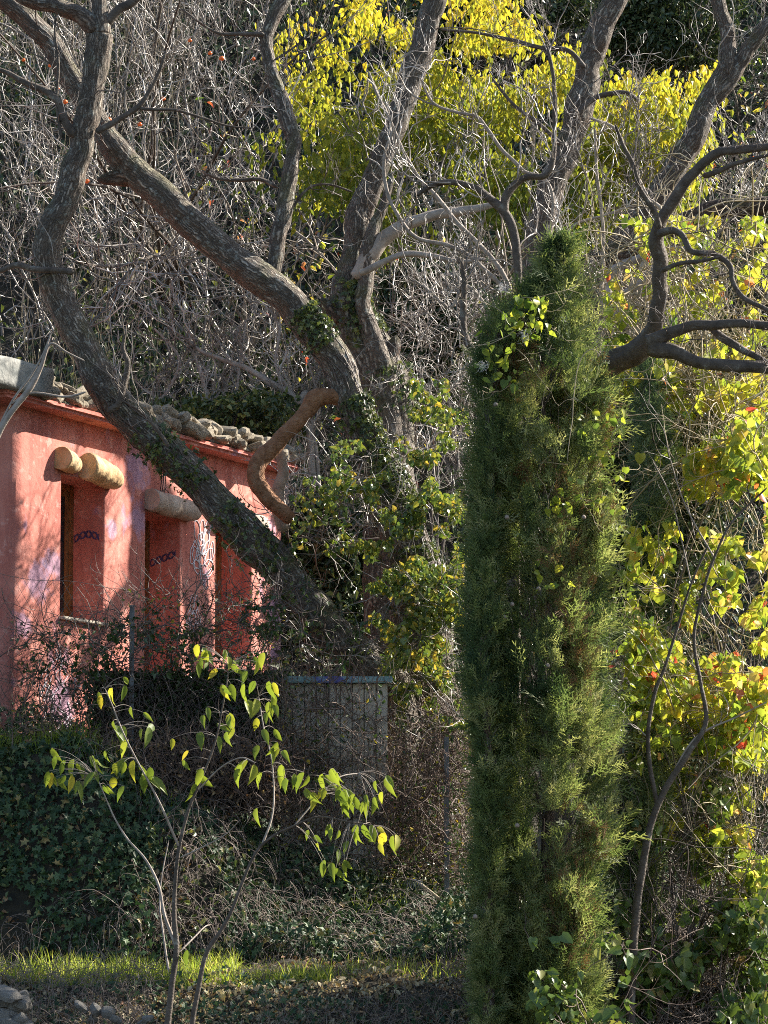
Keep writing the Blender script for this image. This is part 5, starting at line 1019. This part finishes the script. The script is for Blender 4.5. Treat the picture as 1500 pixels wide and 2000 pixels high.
# branch points for the leaf stalks
anch = []
for lst in SB: anch.append(trace(lst, YS, 0, 40)[0])
anch = np.vstack(anch)
for (zx, zy) in LZ:
    for rep in range(2 if random.random() < .35 else 1):
        px = zx/1.875 + (random.uniform(-9, 9) if rep else 0); py = 1200+zy/1.875-6 + (random.uniform(-6, 10) if rep else 0)
        pos = P(px, py, YS+random.uniform(-.12, .12)); f = norm(rng.normal(0, .38, 3)+np.array([0, 0, -1])); nn = norm(np.array([random.uniform(-.9, .9), -.8, .15]))
        one_leaf('leaf', LM['leaf_sapling'], sap, pos, f, nn, random.uniform(.075, .155), np.clip(.40+rng.normal(0, .24), 0, .99))
        d = np.linalg.norm(anch-pos, axis=1); k = int(np.argmin(d+.6*np.abs(anch[:, 2]-pos[2]-.0)))
        a = anch[k]; tt = np.linspace(0, 1, 8)[:, None]; c = a*(1-tt)+pos*tt; c[:, 2] += .12*min(1, d[k])*np.sin(tt[:, 0]*PI); tw.append(tubes(c[None], np.linspace(.0022, .0011, 8)[None], 4))
v, q = merge(tw); part('stalks', v, q, M['bark_pale'], sap, 4, True, kind='stuff')

# stems in front of the vine curtain
_THIN = .72
sv = thing('bare_sapling', 'thin forked grey sapling rising in front of the vine curtain', 'tree', P(1250, 1760, 27.9))
for k, lst in enumerate([[(1230, 2040, 26), (1236, 1880, 24), (1245, 1760, 22), (1258, 1680, 21), (1275, 1600, 20), (1300, 1540, 18), (1345, 1470, 16), (1378, 1410, 13), (1368, 1330, 11), (1356, 1240, 9), (1375, 1150, 8), (1395, 1090, 7), (1430, 1020, 6), (1500, 950, 5)],
            [(1285, 1580, 13), (1270, 1500, 13), (1266, 1430, 12), (1280, 1350, 11), (1300, 1300, 9), (1325, 1220, 8), (1350, 1140, 6), (1385, 1060, 6)],
            [(1275, 1600, 8), (1310, 1520, 7), (1360, 1440, 6), (1440, 1400, 5), (1500, 1370, 4)],
            [(1265, 1440, 5), (1235, 1415, 4), (1210, 1420, 3)], [(1350, 1140, 5), (1330, 1050, 4), (1310, 970, 4), (1275, 900, 3)], [(1395, 1090, 5), (1340, 990, 4), (1310, 900, 3), (1300, 850, 2)]]):
    lst = [(x_, y_, w_*_THIN) for x_, y_, w_ in lst]
    o, pp, rr_ = limb('trunk' if k == 0 else 'branch', lst, 27.9, M['bark_pale'] if k > 1 else M['bark_dark'], sv, rough=.5)
    twigs_from(pp, rr_, 5, (.15, .5), M['twig'], sv, levels=2, r1=.0035, n2=2)
dc = thing('dead_cane', 'single pale cane arching over the face of the cypress', 'cane', P(1110, 1000, 26.8))
limb('cane', [(1108, 900, 1.2), (1112, 860, 1.4), (1118, 820, 1.6), (1120, 780, 1.8), (1128, 720, 2), (1142, 690, 2), (1160, 683, 1.8), (1172, 695, 1.2)], 26.7, M['straw'], dc, rough=0)
# clematis seed heads on the cypress
for k, (px, py) in enumerate([(983, 563), (1024, 655), (944, 715)]):
    lab = ['fluffy white clematis seed head near the top of the cypress', 'fluffy white clematis seed head in the middle of the bindweed leaves', 'fluffy white clematis seed head at the left rim of the cypress'][k]
    n = 70; c = P(px, py, 26.85); s0 = np.tile(c, (n, 1)) + rng.normal(0, .02, (n, 3)); pt, ra = shoots(s0, rdir(n), rng.uniform(.015, .04, n), .0008, 5, .6, .0, .5); v, q = tubes(pt, ra, 3)
    t = thing('clematis', lab, 'seed head', c); o = part('seed_head', v, q, M['fluff'], t, 4, True, kind='stuff')
